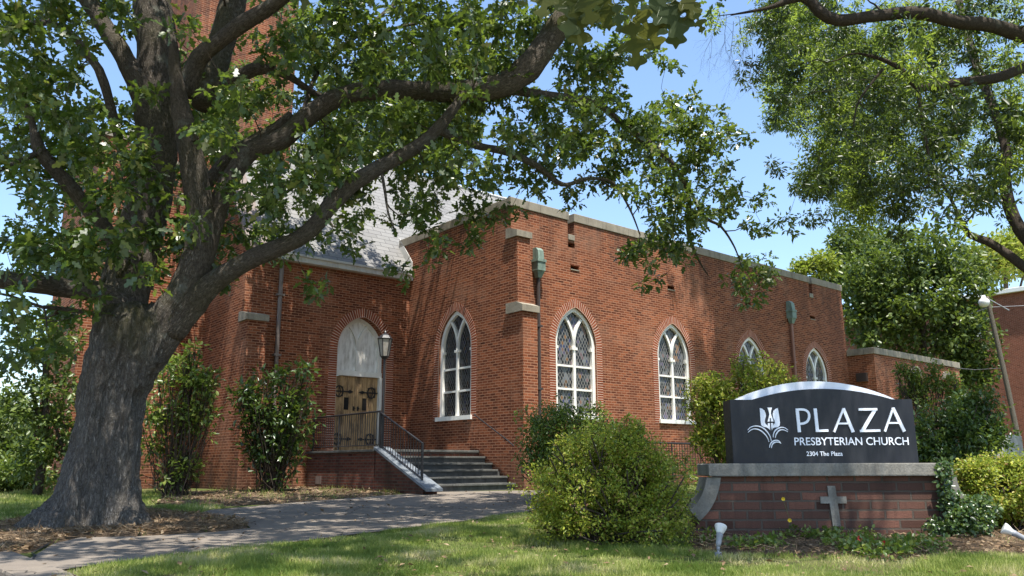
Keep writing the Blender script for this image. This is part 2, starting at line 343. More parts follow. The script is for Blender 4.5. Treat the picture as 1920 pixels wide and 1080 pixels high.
# ground materials
m_soil, nt, out = newmat('lawn_ground'); g = geo(nt)
a = noi(nt, g, .9, 5, .6); b = noi(nt, g, 14, 5, .7); d = noi(nt, g, 90, 3, .7)
col = ramp(nt, b, [(.3, (.06, .085, .02)), (.55, (.13, .16, .045)), (.75, (.23, .2, .09))])
col = mixc(nt, maprange(nt, a, .5, .62, 0, .75), col, (.2, .155, .085)); col = mixc(nt, maprange(nt, d, .3, .7, 0, .5), col, (.05, .045, .02))
fin(nt, out, col, .95, mth(nt, 'ADD', b, d), 1., .02, spec=.1)
m_mulch, nt, out = newmat('pine_straw'); g = geo(nt)
v1 = noi(nt, g, 22, 5, .75, 1.5); v2 = noi(nt, scl(nt, g, (1, 4, 1)), 30, 4, .7, 2); a = noi(nt, g, 1.6, 4)
col = ramp(nt, v1, [(.3, (.055, .038, .026)), (.48, (.16, .11, .07)), (.62, (.31, .225, .145)), (.75, (.45, .36, .25))])
col = mixc(nt, maprange(nt, v2, .5, .7, 0, .6), col, (.3, .22, .14)); col = mixc(nt, maprange(nt, a, .4, .7, 0, .6), col, (.05, .033, .02))
fin(nt, out, col, .95, mth(nt, 'ADD', v1, v2), 1., .03, spec=.1)
m_path, nt, out = newmat('path_concrete'); g = geo(nt)
a = noi(nt, g, 1.2, 6, .7); b = noi(nt, g, 120, 3, .7); cr_ = nd(nt, 'ShaderNodeTexVoronoi', {'Vector': nd(nt, 'ShaderNodeVectorMath', {0: g, 1: nd(nt, 'ShaderNodeVectorMath', {0: nd(nt, 'ShaderNodeTexNoise', {'Vector': g, 'Scale': 3.0}).outputs['Color'], 'Scale': .5}, operation='SCALE').outputs[0]}, operation='ADD').outputs[0], 'Scale': .55}, feature='DISTANCE_TO_EDGE').outputs['Distance']
col = ramp(nt, a, [(.3, (.165, .138, .113)), (.7, (.26, .22, .18))]); col = mixc(nt, maprange(nt, b, .35, .7, 0, .6), col, (.11, .1, .085))
crk = mth(nt, 'LESS_THAN', cr_, .0035); col = mixc(nt, crk, col, (.04, .035, .03))
fin(nt, out, col, .92, mth(nt, 'SUBTRACT', b, crk), .6, .01, spec=.15)
m_road, nt, out = newmat('street_asphalt'); g = geo(nt); b = noi(nt, g, 90, 3, .7)
fin(nt, out, ramp(nt, b, [(.3, (.16, .13, .1)), (.7, (.3, .25, .2))]), .93, b, .5, .01, spec=.15)
m_barkoak = bark_mat('oak_bark', (.07, .062, .055), (.26, .238, .215), (.32, .3, .28), moss=.14, lich=.15)
m_trunk3 = bark3d('oak_trunk_bark', (.05, .043, .037), (.36, .325, .285), (.48, .45, .41), 2.9)
m_barklimb = bark_mat('oak_limb_bark', (.035, .029, .023), (.2, .17, .14), (.27, .24, .2), moss=.75, sc=1.1, lich=.75)
m_bark2 = bark_mat('willow_oak_bark', (.04, .032, .026), (.13, .105, .085), (.18, .15, .12), moss=.1, sc=1.6, lich=.3)
m_twig = paint_mat('twig_bark', (.055, .042, .032), .9, .3, (.1, .09, .08), spec=.1)
m_loak = leaf_mat('oak_leaf', [(0, (.024, .05, .014)), (.5, (.056, .1, .022)), (.86, (.13, .19, .04)), (1, (.28, .27, .08))], trans=.3, rough=.36, spec=.65)
m_lnear = leaf_mat('near_oak_leaf', [(0, (.035, .048, .012)), (.6, (.07, .075, .018)), (1, (.03, .055, .03))], trans=.3, rough=.6, spec=.08, tcol=(.4, .42, .08))
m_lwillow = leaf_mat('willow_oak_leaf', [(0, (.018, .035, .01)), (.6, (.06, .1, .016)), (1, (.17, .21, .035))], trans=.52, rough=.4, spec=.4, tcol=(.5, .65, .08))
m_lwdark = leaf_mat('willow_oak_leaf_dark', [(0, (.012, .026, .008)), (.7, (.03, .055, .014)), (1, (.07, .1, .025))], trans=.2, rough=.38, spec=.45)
m_lvein = paint_mat('leaf_vein', (.14, .16, .06), .5, 0)
m_lshrub = leaf_mat('shrub_leaf', [(0, (.09, .15, .022)), (.5, (.26, .32, .035)), (.86, (.48, .47, .06)), (.95, (.34, .2, .09)), (1, (.22, .1, .06))], trans=.35, rough=.4, tcol=(.5, .6, .08))
m_ldark = leaf_mat('evergreen_leaf', [(0, (.028, .06, .016)), (.7, (.055, .1, .024)), (1, (.12, .17, .045))], trans=.2, rough=.3, spec=.5)
m_lmid = leaf_mat('privet_leaf', [(0, (.065, .11, .022)), (.6, (.12, .18, .035)), (1, (.27, .29, .06))], trans=.3, rough=.35, spec=.5)
m_lbg = leaf_mat('background_leaf', [(0, (.03, .055, .014)), (.6, (.085, .125, .03)), (1, (.19, .23, .07))], trans=.25, rough=.38)
m_lyel = leaf_mat('yellow_green_leaf', [(0, (.17, .2, .03)), (.7, (.27, .29, .04)), (1, (.36, .34, .06))], trans=.4, rough=.5)
m_grass = leaf_mat('grass_blade', [(0, (.1, .16, .025)), (.45, (.27, .33, .07)), (.75, (.46, .46, .15)), (1, (.6, .52, .29))], trans=.35, rough=.55, spec=.25, tcol=(.4, .5, .1))
m_litter = leaf_mat('dead_leaf', [(0, (.1, .055, .028)), (.5, (.22, .14, .075)), (1, (.38, .28, .18))], trans=.1, rough=.8, tcol=(.3, .2, .1))
m_red = paint_mat('red_petal', (.55, .02, .03), .5, 0); m_yel = paint_mat('yellow_petal', (.75, .5, .02), .5, 0)
m_stem = paint_mat('green_stem', (.1, .14, .04), .6, .1)
# ================================================================== CHURCH
church = thing('church_building', 'red brick Gothic church with crenellated hall, arched white windows and slate roof', 'church', B(0, 0, .43))
def FR(v0): return lambda s, z, d=0.: C0+Rd*s+Ld*(v0-d)+np.array([0, 0, z])
def FL(u0): return lambda s, z, d=0.: C0+Rd*(u0-d)+Ld*s+np.array([0, 0, z])
def arch(cx, hw, zb, zs, rise, e=0., n=14, bottom=True):
    r = (hw*hw+rise*rise)/(2*hw); cc = -hw+r; Rr = r+e
    a_top = math.acos(max(-1, min(1, -cc/Rr)))  # angle at x=0 measured from +x about centre
    L = []
    for i in range(n+1):
        a = math.pi-(math.pi-a_top)*i/n; L.append((cx+cc+Rr*math.cos(a), zs+Rr*math.sin(a)))
    Rt = [(2*cx-x, z) for x, z in L[-2::-1]]
    pts = L+Rt
    if bottom: pts = [(cx-hw-e, zb)]+pts+[(cx+hw+e, zb)]
    return pts
def panel(name, F, outline, holes, mt, parent, reveal=.22):
    loops = [[Vector((x, z, 0)) for x, z in outline]]+[[Vector((x, z, 0)) for x, z in h] for h in holes]
    tri = tessellate_polygon(loops); pts = [p for l in loops for p in l]
    V = [F(p[0], p[1], 0) for p in pts]; Fc = [tuple(t) for t in tri]
    for h in holes:
        k = len(V); V += [F(x, z, 0) for x, z in h]+[F(x, z, -reveal) for x, z in h]; n = len(h)
        for i in range(n): j = (i+1) % n; Fc.append((k+i, k+j, k+n+j, k+n+i))
    return mesh_np(name, V, Fc, mt, parent)
def ribbon(F, pts, w, d0, d1, mb, closed=False):
    """bar of width w following pts in the wall plane, from depth d0 to d1"""
    n = len(pts); off = []
    for i in range(n):
        a = pts[max(i-1, 0)]; b = pts[min(i+1, n-1)]; t = np.array([b[0]-a[0], b[1]-a[1]]); t = t/(np.linalg.norm(t)+1e-9); nn = np.array([-t[1], t[0]])*w/2
        off.append(((pts[i][0]+nn[0], pts[i][1]+nn[1]), (pts[i][0]-nn[0], pts[i][1]-nn[1])))
    V = []; Fc = []
    for a, b in off: V += [F(*a, d0), F(*b, d0), F(*b, d1), F(*a, d1)]
    for i in range(n-1):
        for k in range(4): j = (k+1) % 4; Fc.append((i*4+k, i*4+j, i*4+4+j, i*4+4+k))
    Fc.append((0, 1, 2, 3)); Fc.append(tuple((n-1)*4+k for k in (3, 2, 1, 0))); mb.add(V, Fc); return mb
def ringband(name, F, inner, outer, d0, d1, mt, parent, uvw=True):
    """flat band between two polylines with thickness, uv = (across, along)"""
    n = len(inner); V = []; U = []; Fc = []; L = 0
    for i in range(n):
        if i: L += math.hypot(inner[i][0]-inner[i-1][0], inner[i][1]-inner[i-1][1])*1.06
        w = math.hypot(outer[i][0]-inner[i][0], outer[i][1]-inner[i][1])
        V += [F(*inner[i], d1), F(*outer[i], d1), F(*outer[i], d0), F(*inner[i], d0)]; U += [(0, L), (w, L), (w+.03, L), (-.05, L)]
    for i in range(n-1):
        for k in (0, 1, 3): j = (k+1) % 4; Fc.append((i*4+k, i*4+j, i*4+4+j, i*4+4+k))
    return mesh_np(name, V, Fc, mt, parent, uv=U)
def rects(F, s0, s1, z0, z1, d0, d1, mb):
    P = lambda s, z, d: F(s, z, d)
    return mb.hexa([P(s0, z0, d0), P(s1, z0, d0), P(s1, z0, d1), P(s0, z0, d1), P(s0, z1, d0), P(s1, z1, d0), P(s1, z1, d1), P(s0, z1, d1)])
ZS, RISE, ZB, HW = 4.12, 1.03, 2.28, .75
def window(F, s, glass, left=False):
    out = arch(s, HW, ZB, ZS, RISE); inn = arch(s, HW, ZB, ZS, RISE, e=-.105)
    fr = ringband('window', F, inn, [(x, z) for x, z in out], -.2, -.06, m_white, church)
    mb = MB(); inn2 = arch(s, HW, ZB, ZS, RISE, e=-.16)
    a = MB(); r = (HW*HW+RISE*RISE)/(2*HW)
    ribbon(F, [(s, ZB), (s, ZS)], .085, -.17, -.08, a)
    for sg in (-1, 1):  # y tracery, arcs of the main arch's radius
        pts = []
        for i in range(13):
            an = i/12*1.0; x = sg*(-r+r*math.cos(an)); z = ZS+r*math.sin(an)
            # inside main arch?
            cxm = (-HW+r) if x < 0 else (HW-r)
            if math.hypot(x-cxm, z-ZS) > r-.06: break
            pts.append((s+x, z))
        ribbon(F, pts, .075, -.168, -.082, a)
    for q in (s-.055, s+.055): rects(F, q-.045, q+.045, ZS-.12, ZS-.05, -.16, -.055, a)
    for q in (s-HW+.12, s+HW-.12): rects(F, q-.03, q+.03, ZS-.12, ZS-.05, -.16, -.055, a)
    a.build('mullion', m_white, fr)
    t = MB()
    for z in (3.56, 2.95): rects(F, s-HW+.09, s-.045, z-.025, z+.025, -.165, -.095, t); rects(F, s+.045, s+HW-.09, z-.025, z+.025, -.165, -.095, t)
    t.build('glazing_bar', m_white, fr)
    gl = arch(s, HW, ZB, ZS, RISE, e=-.04)
    tri = tessellate_polygon([[Vector((x, z, 0)) for x, z in gl]])
    V = [F(x, z, -.145) for x, z in gl]; mesh_np('pane', V, [tuple(q) for q in tri], glass, fr, uv=[(x, z) for x, z in gl])
    sl = MB(); rects(F, s-HW-.06, s+HW+.06, ZB-.11, ZB, -.2, .06, sl); sl.build('sill', m_white, fr)
    # brick ring with stacked jambs
    o1 = arch(s, HW, 2.17, ZS, RISE, e=0.002); o2 = arch(s, HW, 2.17, ZS, RISE, e=.225)
    ringband('brick_arch', F, o1, o2, -.05, .006, m_arch, church)
    return out
HR = [2.26, 6.32, 10.33, 14.36]
FR0, FL0, FRd = FR(0), FL(0), FR(4.75)
def winhole(s): 
    h = arch(s, HW, 2.17, ZS, RISE); return h
def slot(s): return [(s-.16, 6.2), (s-.16, 6.31), (s+.16, 6.31), (s+.16, 6.2)]
ZR = 7.1
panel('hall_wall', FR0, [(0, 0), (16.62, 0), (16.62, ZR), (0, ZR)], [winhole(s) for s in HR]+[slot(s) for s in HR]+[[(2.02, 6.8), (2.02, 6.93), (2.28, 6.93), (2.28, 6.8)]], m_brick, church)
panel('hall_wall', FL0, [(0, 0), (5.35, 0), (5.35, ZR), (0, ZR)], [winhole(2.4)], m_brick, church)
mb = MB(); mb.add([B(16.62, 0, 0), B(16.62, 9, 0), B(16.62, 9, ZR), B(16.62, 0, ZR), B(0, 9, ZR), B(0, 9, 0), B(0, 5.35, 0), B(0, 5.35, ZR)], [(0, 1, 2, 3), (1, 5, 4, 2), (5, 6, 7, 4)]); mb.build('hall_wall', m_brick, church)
mb = MB(); mb.add([B(0.36, .36, 6.9), B(16.3, .36, 6.9), B(16.3, 9, 6.9), B(.36, 9, 6.9)], [(0, 1, 2, 3)]); mb.build('hall_roof', m_roof, church)
for s in HR: window(FR0, s, m_glass)
window(FL0, 2.4, m_glassD)
for s in HR:
    mb = MB(); rects(FR0, s-.16, s+.16, 6.2, 6.31, -.21, -.19, mb); o = mb.build('vent', m_dark, church)
    mb = MB(); rects(FR0, s-.17, s+.17, 6.17, 6.197, -.1, .02, mb); mb.build('vent_sill', m_cope, o)
mb = MB(); rects(FR0, 2.02, 2.28, 6.8, 6.93, -.21, -.19, mb); mb.build('vent', m_dark, church)
# parapet merlons: brick + coping + sill blocks in the gaps
RM = [(0, 2.02), (2.27, 14.28), (14.5, 16.62)]; LM = [(.36, 1.38), (1.66, 3.25), (3.47, 5.35)]
for (a, b) in RM:
    mb = MB(); mb.buv(a, b, 0, .36, ZR, 7.55); mb.build('merlon', m_brick, church)
    n = max(1, int(round((b-a)/1.1)))
    mb = MB()
    for i in range(n):
        x0 = a+(b-a)*i/n; x1 = a+(b-a)*(i+1)/n
        mb.buv(x0-(.03 if i == 0 else -.004), x1+(.03 if i == n-1 else -.004), -.03, .4, 7.55, 7.79, bv=.012)
    mb.build('coping', m_cope, church)
for (a, b) in LM:
    mb = MB(); mb.buv(0, .36, a, b, ZR, 7.55); mb.build('merlon', m_brick, church)
    mb = MB(); mb.buv(-.03, .4, a+(.045 if a < .5 else -.02), b+.02, 7.55, 7.788, bv=.012); mb.build('coping', m_cope, church)
for u in (2.145, 14.39):
    mb = MB(); mb.buv(u-.125, u+.11, -.03, .38, 7.0, 7.16, bv=.01); mb.build('gap_sill', m_cope, church)
for v in (1.52, 3.36):
    mb = MB(); mb.buv(-.03, .38, v-.14, v+.11, 7.0, 7.16, bv=.01); mb.build('gap_sill', m_cope, church)
# corner buttress, stepped
def buttress(u0, u1, v0, steps, capw=.04, base=.3):
    zprev = 0
    for k, (p, zt) in enumerate(steps):
        mb = MB(); mb.buv(u0-.004, u1+.05*(len(steps)-1-k), v0-p, v0+.03, zprev, zt); mb.build('buttress', m_brick, church)
        ub = u1+.05*(len(steps)-1-k)+capw; pn = steps[k+1][0] if k+1 < len(steps) else 0
        mb = MB(); P = [(v0-p-.05, zt), (v0-p-.05, zt+.16), (v0-pn-.0, zt+.26), (v0+.14, zt+.26), (v0+.14, zt)]
        V = [B(u0-.06, v, z) for v, z in P]+[B(ub, v, z) for v, z in P]; n = len(P)
        mb.add(V, [tuple(range(n)), tuple(range(2*n-1, n-1, -1))]+[(i, (i+1) % n, n+(i+1) % n, n+i) for i in range(n)])
        mb.build('buttress_cap', m_cope, church); zprev = zt+.0
buttress(0, .42, 0, [(.46, 4.72), (.26, 6.68)])
# side pipes with copper leader boxes
def leader(u, v, zt, zb, kind):
    F = FR(v); mb = MB()
    prof = [(-.0, zt+.34), (.12, zt+.34), (.2, zt+.26), (.23, zt+.02), (.0, zt+.02)]
    V = [F(u-.1, z, d) for d, z in prof]+[F(u+.1, z, d) for d, z in prof]; n = len(prof)
    mb.add(V, [tuple(range(n)), tuple(range(2*n-1, n-1, -1))]+[(i, (i+1) % n, n+(i+1) % n, n+i) for i in range(n)])
    rects(F, u-.13, u+.13, zt-.28, zt+.0, .003, .24, mb); rects(F, u-.15, u+.15, zt-.05, zt+.02, .002, .26, mb)
    q = [(u-.13, zt-.28), (u+.13, zt-.28), (u+.06, zt-.46), (u-.06, zt-.46)]
    mb.add([F(s, z, .04) for s, z in q]+[F(s, z, .22 if z > zt-.4 else .16) for s, z in q], [(0, 1, 2, 3), (7, 6, 5, 4), (0, 4, 5, 1), (1, 5, 6, 2), (2, 6, 7, 3), (3, 7, 4, 0)])
    ds = MB(); ds.tube([F(u, zt-.42, .09), F(u, zb, .09)], .052, 10)
    for z in np.arange(zb+.8, zt-1, 1.6): rects(F, u-.085, u+.085, z, z+.05, .002, .15, ds)
    d = ds.build('downspout', m_pipe if kind == 0 else m_pipe2, church, smooth=False); mb.build('leader_box', m_copper, d)
leader(.84, 0, 6.2, .45, 0); leader(12.75, 0, 6.3, .45, 1)
mb = MB(); mb.tube([FRd(-4.06, 6.5, .14), FRd(-4.06, 6.3, .07), FRd(-4.06, .5, .07)], .055, 10)
for z in (5.4, 3.8, 2.2): rects(FRd, -4.16, -3.96, z, z+.05, .002, .14, mb)
mb.build('downspout', m_pipe3, church)
# annex
panel('annex_wall', FR(-1.05), [(16.6, 0), (24.1, 0), (24.1, 5.0), (16.6, 5.0)], [[(19.6, 2.6), (19.6, 4.4), (20.1, 4.4), (20.1, 2.6)], [(22.4, 2.6), (22.4, 4.4), (22.9, 4.4), (22.9, 2.6)]], m_brick, church)
mb = MB(); mb.add([B(16.6, -1.05, 0), B(16.6, 4, 0), B(16.6, 4, 5), B(16.6, -1.05, 5), B(24.1, -1.05, 0), B(24.1, 4, 0), B(24.1, 4, 5), B(24.1, -1.05, 5)], [(0, 1, 2, 3), (4, 5, 6, 7), (1, 5, 6, 2), (3, 7, 6, 2)]); mb.build('annex_wall', m_brick, church)
mb = MB()
for i in range(7): mb.buv(16.56+i*1.08, 16.56+(i+1)*1.08-.01, -1.1, -.7, 5.0, 5.24, bv=.012)
mb.buv(16.55, 16.95, -.69, 0-.035, 5.0, 5.24, bv=.012)
mb.build('annex_coping', m_cope, church)
for s in (19.85, 22.65):
    F = FR(-1.05); mb = MB(); rects(F, s-.25, s+.25, 2.6, 4.4, -.2, -.18, mb); o = mb.build('annex_window', m_glassD, church)
    mb = MB(); q = arch(s, .32, 4.4, 4.4, .3, bottom=False); ribbon(F, q, .13, .002, .1, mb); mb.build('window_hood', m_cope, o)
mb = MB(); rects(FL(16.6), -.75, -.35, 4.0, 4.32, .003, .12, mb); mb.build('wall_box', m_pipe, church)
# nave wall with the door
door_s = -1.51; DH = .77
panel('nave_wall', FRd, [(-5.0, 0), (-.002, 0), (-.002, 6.5), (-5.0, 6.5)], [[(door_s-DH, 1.37)]+arch(door_s, DH, 0, 4.18, .95, bottom=False)+[(door_s+DH, 1.37)]], m_brick, church, reveal=.34)
o1 = arch(door_s, DH, 1.37, 4.18, .95, e=.002); o2 = arch(door_s, DH, 1.37, 4.18, .95, e=.25); ringband('brick_arch', FRd, o1, o2, -.05, .006, m_arch, church)
tp = [(door_s-DH+.0, 3.5)]+arch(door_s, DH, 0, 4.18, .95, bottom=False)+[(door_s+DH-.0, 3.5)]
tri = tessellate_polygon([[Vector((x, z, 0)) for x, z in tp]])
ty = mesh_np('door_tympanum', [FRd(x, z, -.3) for x, z in tp], [tuple(q) for q in tri], m_plaster, church)
mb = MB(); r = (DH*DH+.95**2)/(2*DH)
ribbon(FRd, [(door_s, 3.62), (door_s, 4.2)], .1, -.3, -.25, mb)
for sg in (-1, 1):
    ribbon(FRd, [(door_s+sg*(-r+r*math.cos(i/12*.83)), 4.2+r*math.sin(i/12*.83)) for i in range(13)], .09, -.3, -.252, mb)
ia = arch(door_s, DH-.06, 3.5, 4.18, .9); ribbon(FRd, ia, .13, -.3, -.24, mb)
mb.build('tracery', m_white, ty)
mb = MB(); rects(FRd, door_s-DH, door_s+DH, 3.46, 3.6, -.32, -.2, mb); mb.build('door_head', m_white, church)
mb = MB(); rects(FRd, door_s+DH-.09, door_s+DH-.001, 1.38, 3.455, -.33, -.16, mb); mb.build('door_frame', m_white, church)
mb = MB(); rects(FRd, door_s-DH+.001, door_s-DH+.03, 1.38, 3.455, -.33, -.2, mb); mb.build('door_frame', m_white, church)
def leaf_door(s0, s1, side):
    mb = MB(); rects(FRd, s0, s1, 1.39, 3.45, -.33, -.27, mb); d = mb.build('door', m_door, church)
    ww = s1-s0; hx = s0 if side < 0 else s1; sg = 1 if side < 0 else -1
    for z in (3.02, 1.72):
        h = MB(); rects(FRd, min(hx, hx+sg*ww*.8), max(hx, hx+sg*ww*.8), z-.018, z+.018, -.27, -.245, h)
        cx = hx+sg*.2; pts = [(cx+.12*math.cos(a), z+.15*math.sin(a)) for a in np.linspace(0, 2*math.pi, 25)]
        ribbon(FRd, pts, .034, -.268, -.243, h)
        for a in (math.pi/2, -math.pi/2):
            ribbon(FRd, [(cx+.11*math.cos(a), z+.13*math.sin(a)), (cx+.05, z), (cx-.05, z)], .02, -.267, -.244, h)
        for q in range(4):
            a = math.pi/4+q*math.pi/2; x_, z_ = cx+.13*math.cos(a), z+.16*math.sin(a); rects(FRd, x_-.025, x_+.025, z_-.025, z_+.025, -.267, -.24, h)
        tx = hx+sg*ww*.72; h.add([FRd(tx-sg*.09, z, -.245), FRd(tx, z+.05, -.245), FRd(tx+sg*.12, z, -.245), FRd(tx, z-.05, -.245), FRd(tx-sg*.09, z, -.27), FRd(tx, z+.05, -.27), FRd(tx+sg*.12, z, -.27), FRd(tx, z-.05, -.27)], [(0, 1, 2, 3), (0, 4, 5, 1), (1, 5, 6, 2), (2, 6, 7, 3), (3, 7, 4, 0)])
        h.build('strap_hinge', m_iron, d)
    c = (s0+s1)/2+sg*.07; g = MB(); rects(FRd, c-.07, c+.07, 2.52, 2.86, -.27, -.262, g); g.build('glazing', m_dark, d)
    k = MB(); e = s1-.06 if side < 0 else s0+.06; rects(FRd, e-.025, e+.025, 2.5, 2.62, -.27, -.25, k); k.tube([FRd(e, 2.56, -.25), FRd(e, 2.56, -.2)], .022, 8); k.build('door_handle', m_iron, d)
leaf_door(door_s-DH+.032, door_s-.004, -1); leaf_door(door_s+.004, door_s+DH-.092, 1)
# gable end wall of the nave and its raking parapet
UL = -5.0; VR, ZRG = 8.6, 11.45; sl_ = (ZRG-6.55)/(VR-4.55)
mb = MB(); prof = [(4.752, 0), (7.5, 0), (7.5, 6.5+sl_*2.75+.25), (4.752, 6.78)]
V = [B(UL, v, z) for v, z in prof]+[B(UL+.55, v, z) for v, z in prof]
mb.add(V, [(0, 1, 2, 3), (7, 6, 5, 4), (0, 3, 7, 4), (3, 2, 6, 7)]); mb.build('gable_wall', m_brick, church)
mb = MB(); a = (4.6, 6.72); b = (7.5, 6.5+sl_*2.75+.25)
for (q0, q1) in (((4.62, 6.62), b),):
    V = []
    for v, z in (q0, q1): V += [B(UL-.04, v, z-.04), B(UL+.56, v, z-.04), B(UL+.56, v, z+.1), B(UL-.04, v, z+.1)]
    mb.add(V, [(0, 1, 2, 3), (7, 6, 5, 4), (0, 4, 5, 1), (1, 5, 6, 2), (2, 6, 7, 3), (3, 7, 4, 0)])
mb.build('gable_coping', m_pipe3, church)
mb = MB(); mb.buv(UL+.003, UL+.549, 4.74, 4.76, 6.5, 6.75); mb.build('gable_wall', m_brick, church)
buttress(UL, UL+.5, 4.75, [(.36, 4.62)])
# roof, eave, gutter
def roofplane(u0, u1):
    V = [B(u0, 4.55, 6.56), B(u1, 4.55, 6.56), B(u1, VR, ZRG), B(u0, VR, ZRG), B(u1, 2*VR-4.55, 6.56), B(u0, 2*VR-4.55, 6.56)]
    d = (V[2]-V[1]); L = np.linalg.norm(d)
    return mesh_np('roof', V, [(0, 1, 2, 3), (3, 2, 4, 5)], m_roof, church, uv=[(u0, 0), (u1, 0), (u1, L), (u0, L), (u1, 0), (u0, 0)])
roofplane(UL+.56, -.0); 
mesh_np('roof', [B(0, 5.35, 7.52), B(15, 5.35, 7.52), B(15, VR, ZRG), B(0, VR, ZRG), B(15, 12.5, 6.56), B(0, 12.5, 6.56)], [(0, 1, 2, 3), (3, 2, 4, 5)], m_roof, church, uv=[(0, 1.27), (15, 1.27), (15, 6.36), (0, 6.36), (15, 0), (0, 0)])
mb = MB(); mb.buv(-.0, .3, 5.351, 5.5, 7.0, 7.6); mb.build('hall_wall', m_brick, church)
mb = MB(); mb.add([B(15, 5.35, 7.0), B(15, 2*VR-4.55, 6.5), B(15, VR, ZRG)], [(0, 1, 2)]); mb.build('gable_wall', m_brick, church)
mb = MB(); mb.buv(UL+.56, -.01, 4.55, 4.748, 6.38, 6.52); mb.build('eave_fascia', m_trim, church)
mb = MB(); mb.buv(UL+.56, -.012, 4.5, 4.56, 6.522, 6.58); mb.build('gutter', m_trim, church)
mb = MB(); # stepped lead flashing where the roof meets the hall
V = [B(-.012, 4.6, 6.62), B(-.012, 5.35, 7.52), B(-.012, 5.35, 7.86), B(-.012, 4.6, 6.96), B(-.03, 4.6, 6.62), B(-.03, 5.35, 7.52), B(-.03, 5.35, 7.86), B(-.03, 4.6, 6.96)]
mb.add(V, [(0, 1, 2, 3), (4, 5, 6, 7), (0, 1, 5, 4), (2, 3, 7, 6), (1, 2, 6, 5), (0, 3, 7, 4)]); mb.build('flashing', m_trim, church)
mb = MB(); mb.tube([B(UL+.5, VR, ZRG+.02), B(15, VR, ZRG+.02)], .07, 8); mb.build('roof_ridge', m_trim, church)
# tower
TU0, TU1, TV = -6.1, -2.85, 7.5
tw = MB(); tw.buv(TU0, TU1, TV, TV+3.6, 0, 19.5); tow = tw.build('tower', m_brick, church)
mb = MB(); mb.buv(TU1-.62, TU1+.0, TV-.09, TV+.02, 9.7, 17.8); mb.build('tower_buttress', m_brick, tow)
mb = MB(); mb.buv(TU1-.64, TU1-.6, TV-.4, TV-.0, 9.75, 10.1); mb.build('tower_flashing', m_copper, tow)
mb = MB(); mb.buv(-8.3, -6.102, TV+.02, TV+3.4, 0, 9.3); mb.build('stair_turret', m_brick, tow)
mb = MB(); mb.buv(-8.36, -6.11, TV-.04, TV+3.45, 9.3, 9.5, bv=.01); mb.build('turret_coping', m_cope, tow)
for (a, b, p) in ((-8.32, -7.6, .75), (-7.15, -6.75, .28), (-6.05, -5.75, .28)):
    mb = MB(); mb.buv(a, b, TV-p, TV-.002, 0, 8.3 if p < .5 else 9.5); mb.build('tower_buttress', m_brick, tow)
    mb = MB(); mb.buv(a-.04, b+.04, TV-p-.04, TV-.002, 8.3 if p < .5 else 9.5, 8.5 if p < .5 else 9.7, bv=.01); mb.build('buttress_cap', m_cope, tow)
mb = MB(); mb.buv(TU0-.06, TU1+.06, TV-.06, TV+3.66, 19.5, 19.8, bv=.02); mb.build('tower_coping', m_cope, tow)
# ================================================================== STEPS, RAILINGS, LAMP
US = -2.9; ZL = 1.37
st = thing('entrance_steps', 'worn bluestone steps between the brick cheek wall and the church side door', 'steps', B(US/2, .5, .43))
mb = MB(); mb.buv(US-.12, -.01, 1.3, 4.74, .3, ZL-.06); mb.build('landing_base', m_brickstair, st)
mb = MB()
for i in range(4): mb.buv(US-.17+i*.77, US-.17+(i+1)*.77-.012, 1.27, 4.74, ZL-.058, ZL, bv=.008)
mb.build('landing_slab', m_tread, st)
NR = 6; rh = (ZL-.43)/NR; td = .295
for k in range(1, NR):
    zt = ZL-rh*k; v1 = 1.3-td*(k-1); v0 = 1.3-td*k
    mb = MB(); mb.buv(US+.26, -.012, v0+.025, v1+.0, .3, zt-.045); rr = mb.build('riser', m_bluestone, st)
    mb = MB(); x = US+.262; rn = random.Random(k)
    while x < -.02:
        w = min(rn.uniform(.5, .95), -.014-x); mb.buv(x, x+w-.008, v0-.01, v1+.02, zt-.043, zt+rn.uniform(-.004, .004), bv=.006); x += w
        if -.014-x < .1: break
    mb.build('tread', m_tread, st)
# cheek wall + sloping slate cap
va, vb = 1.28, -.92; za, zb = ZL-.0, .47
mb = MB(); V = [B(US-.1, va, .3), B(US+.25, va, .3), B(US+.25, vb+.2, .3), B(US-.1, vb+.2, .3), B(US-.1, va, za-.03), B(US+.25, va, za-.03), B(US+.25, vb+.2, zb+.04), B(US-.1, vb+.2, zb+.04)]
mb.hexa(V); mb.build('cheek_wall', m_brickstair, st)
mb = MB()
for i in range(3):
    t0, t1 = i/3+(.004 if i else 0), (i+1)/3; p = [(va+(vb-va)*t, za+(zb-za)*t) for t in (t0, t1)]
    V = [B(US-.16, p[0][0], p[0][1]), B(US+.26, p[0][0], p[0][1]), B(US+.26, p[1][0], p[1][1]), B(US-.16, p[1][0], p[1][1])]; mb.hexa(V+[q+np.array([0, 0, .06]) for q in V])
mb.build('cheek_cap', m_slate, st)
mb = MB(); mb.buv(US-.128, US-.121, 2.9+1, 3.2+1, .55, .75); mb.build('foundation_vent', m_pipe3, st)
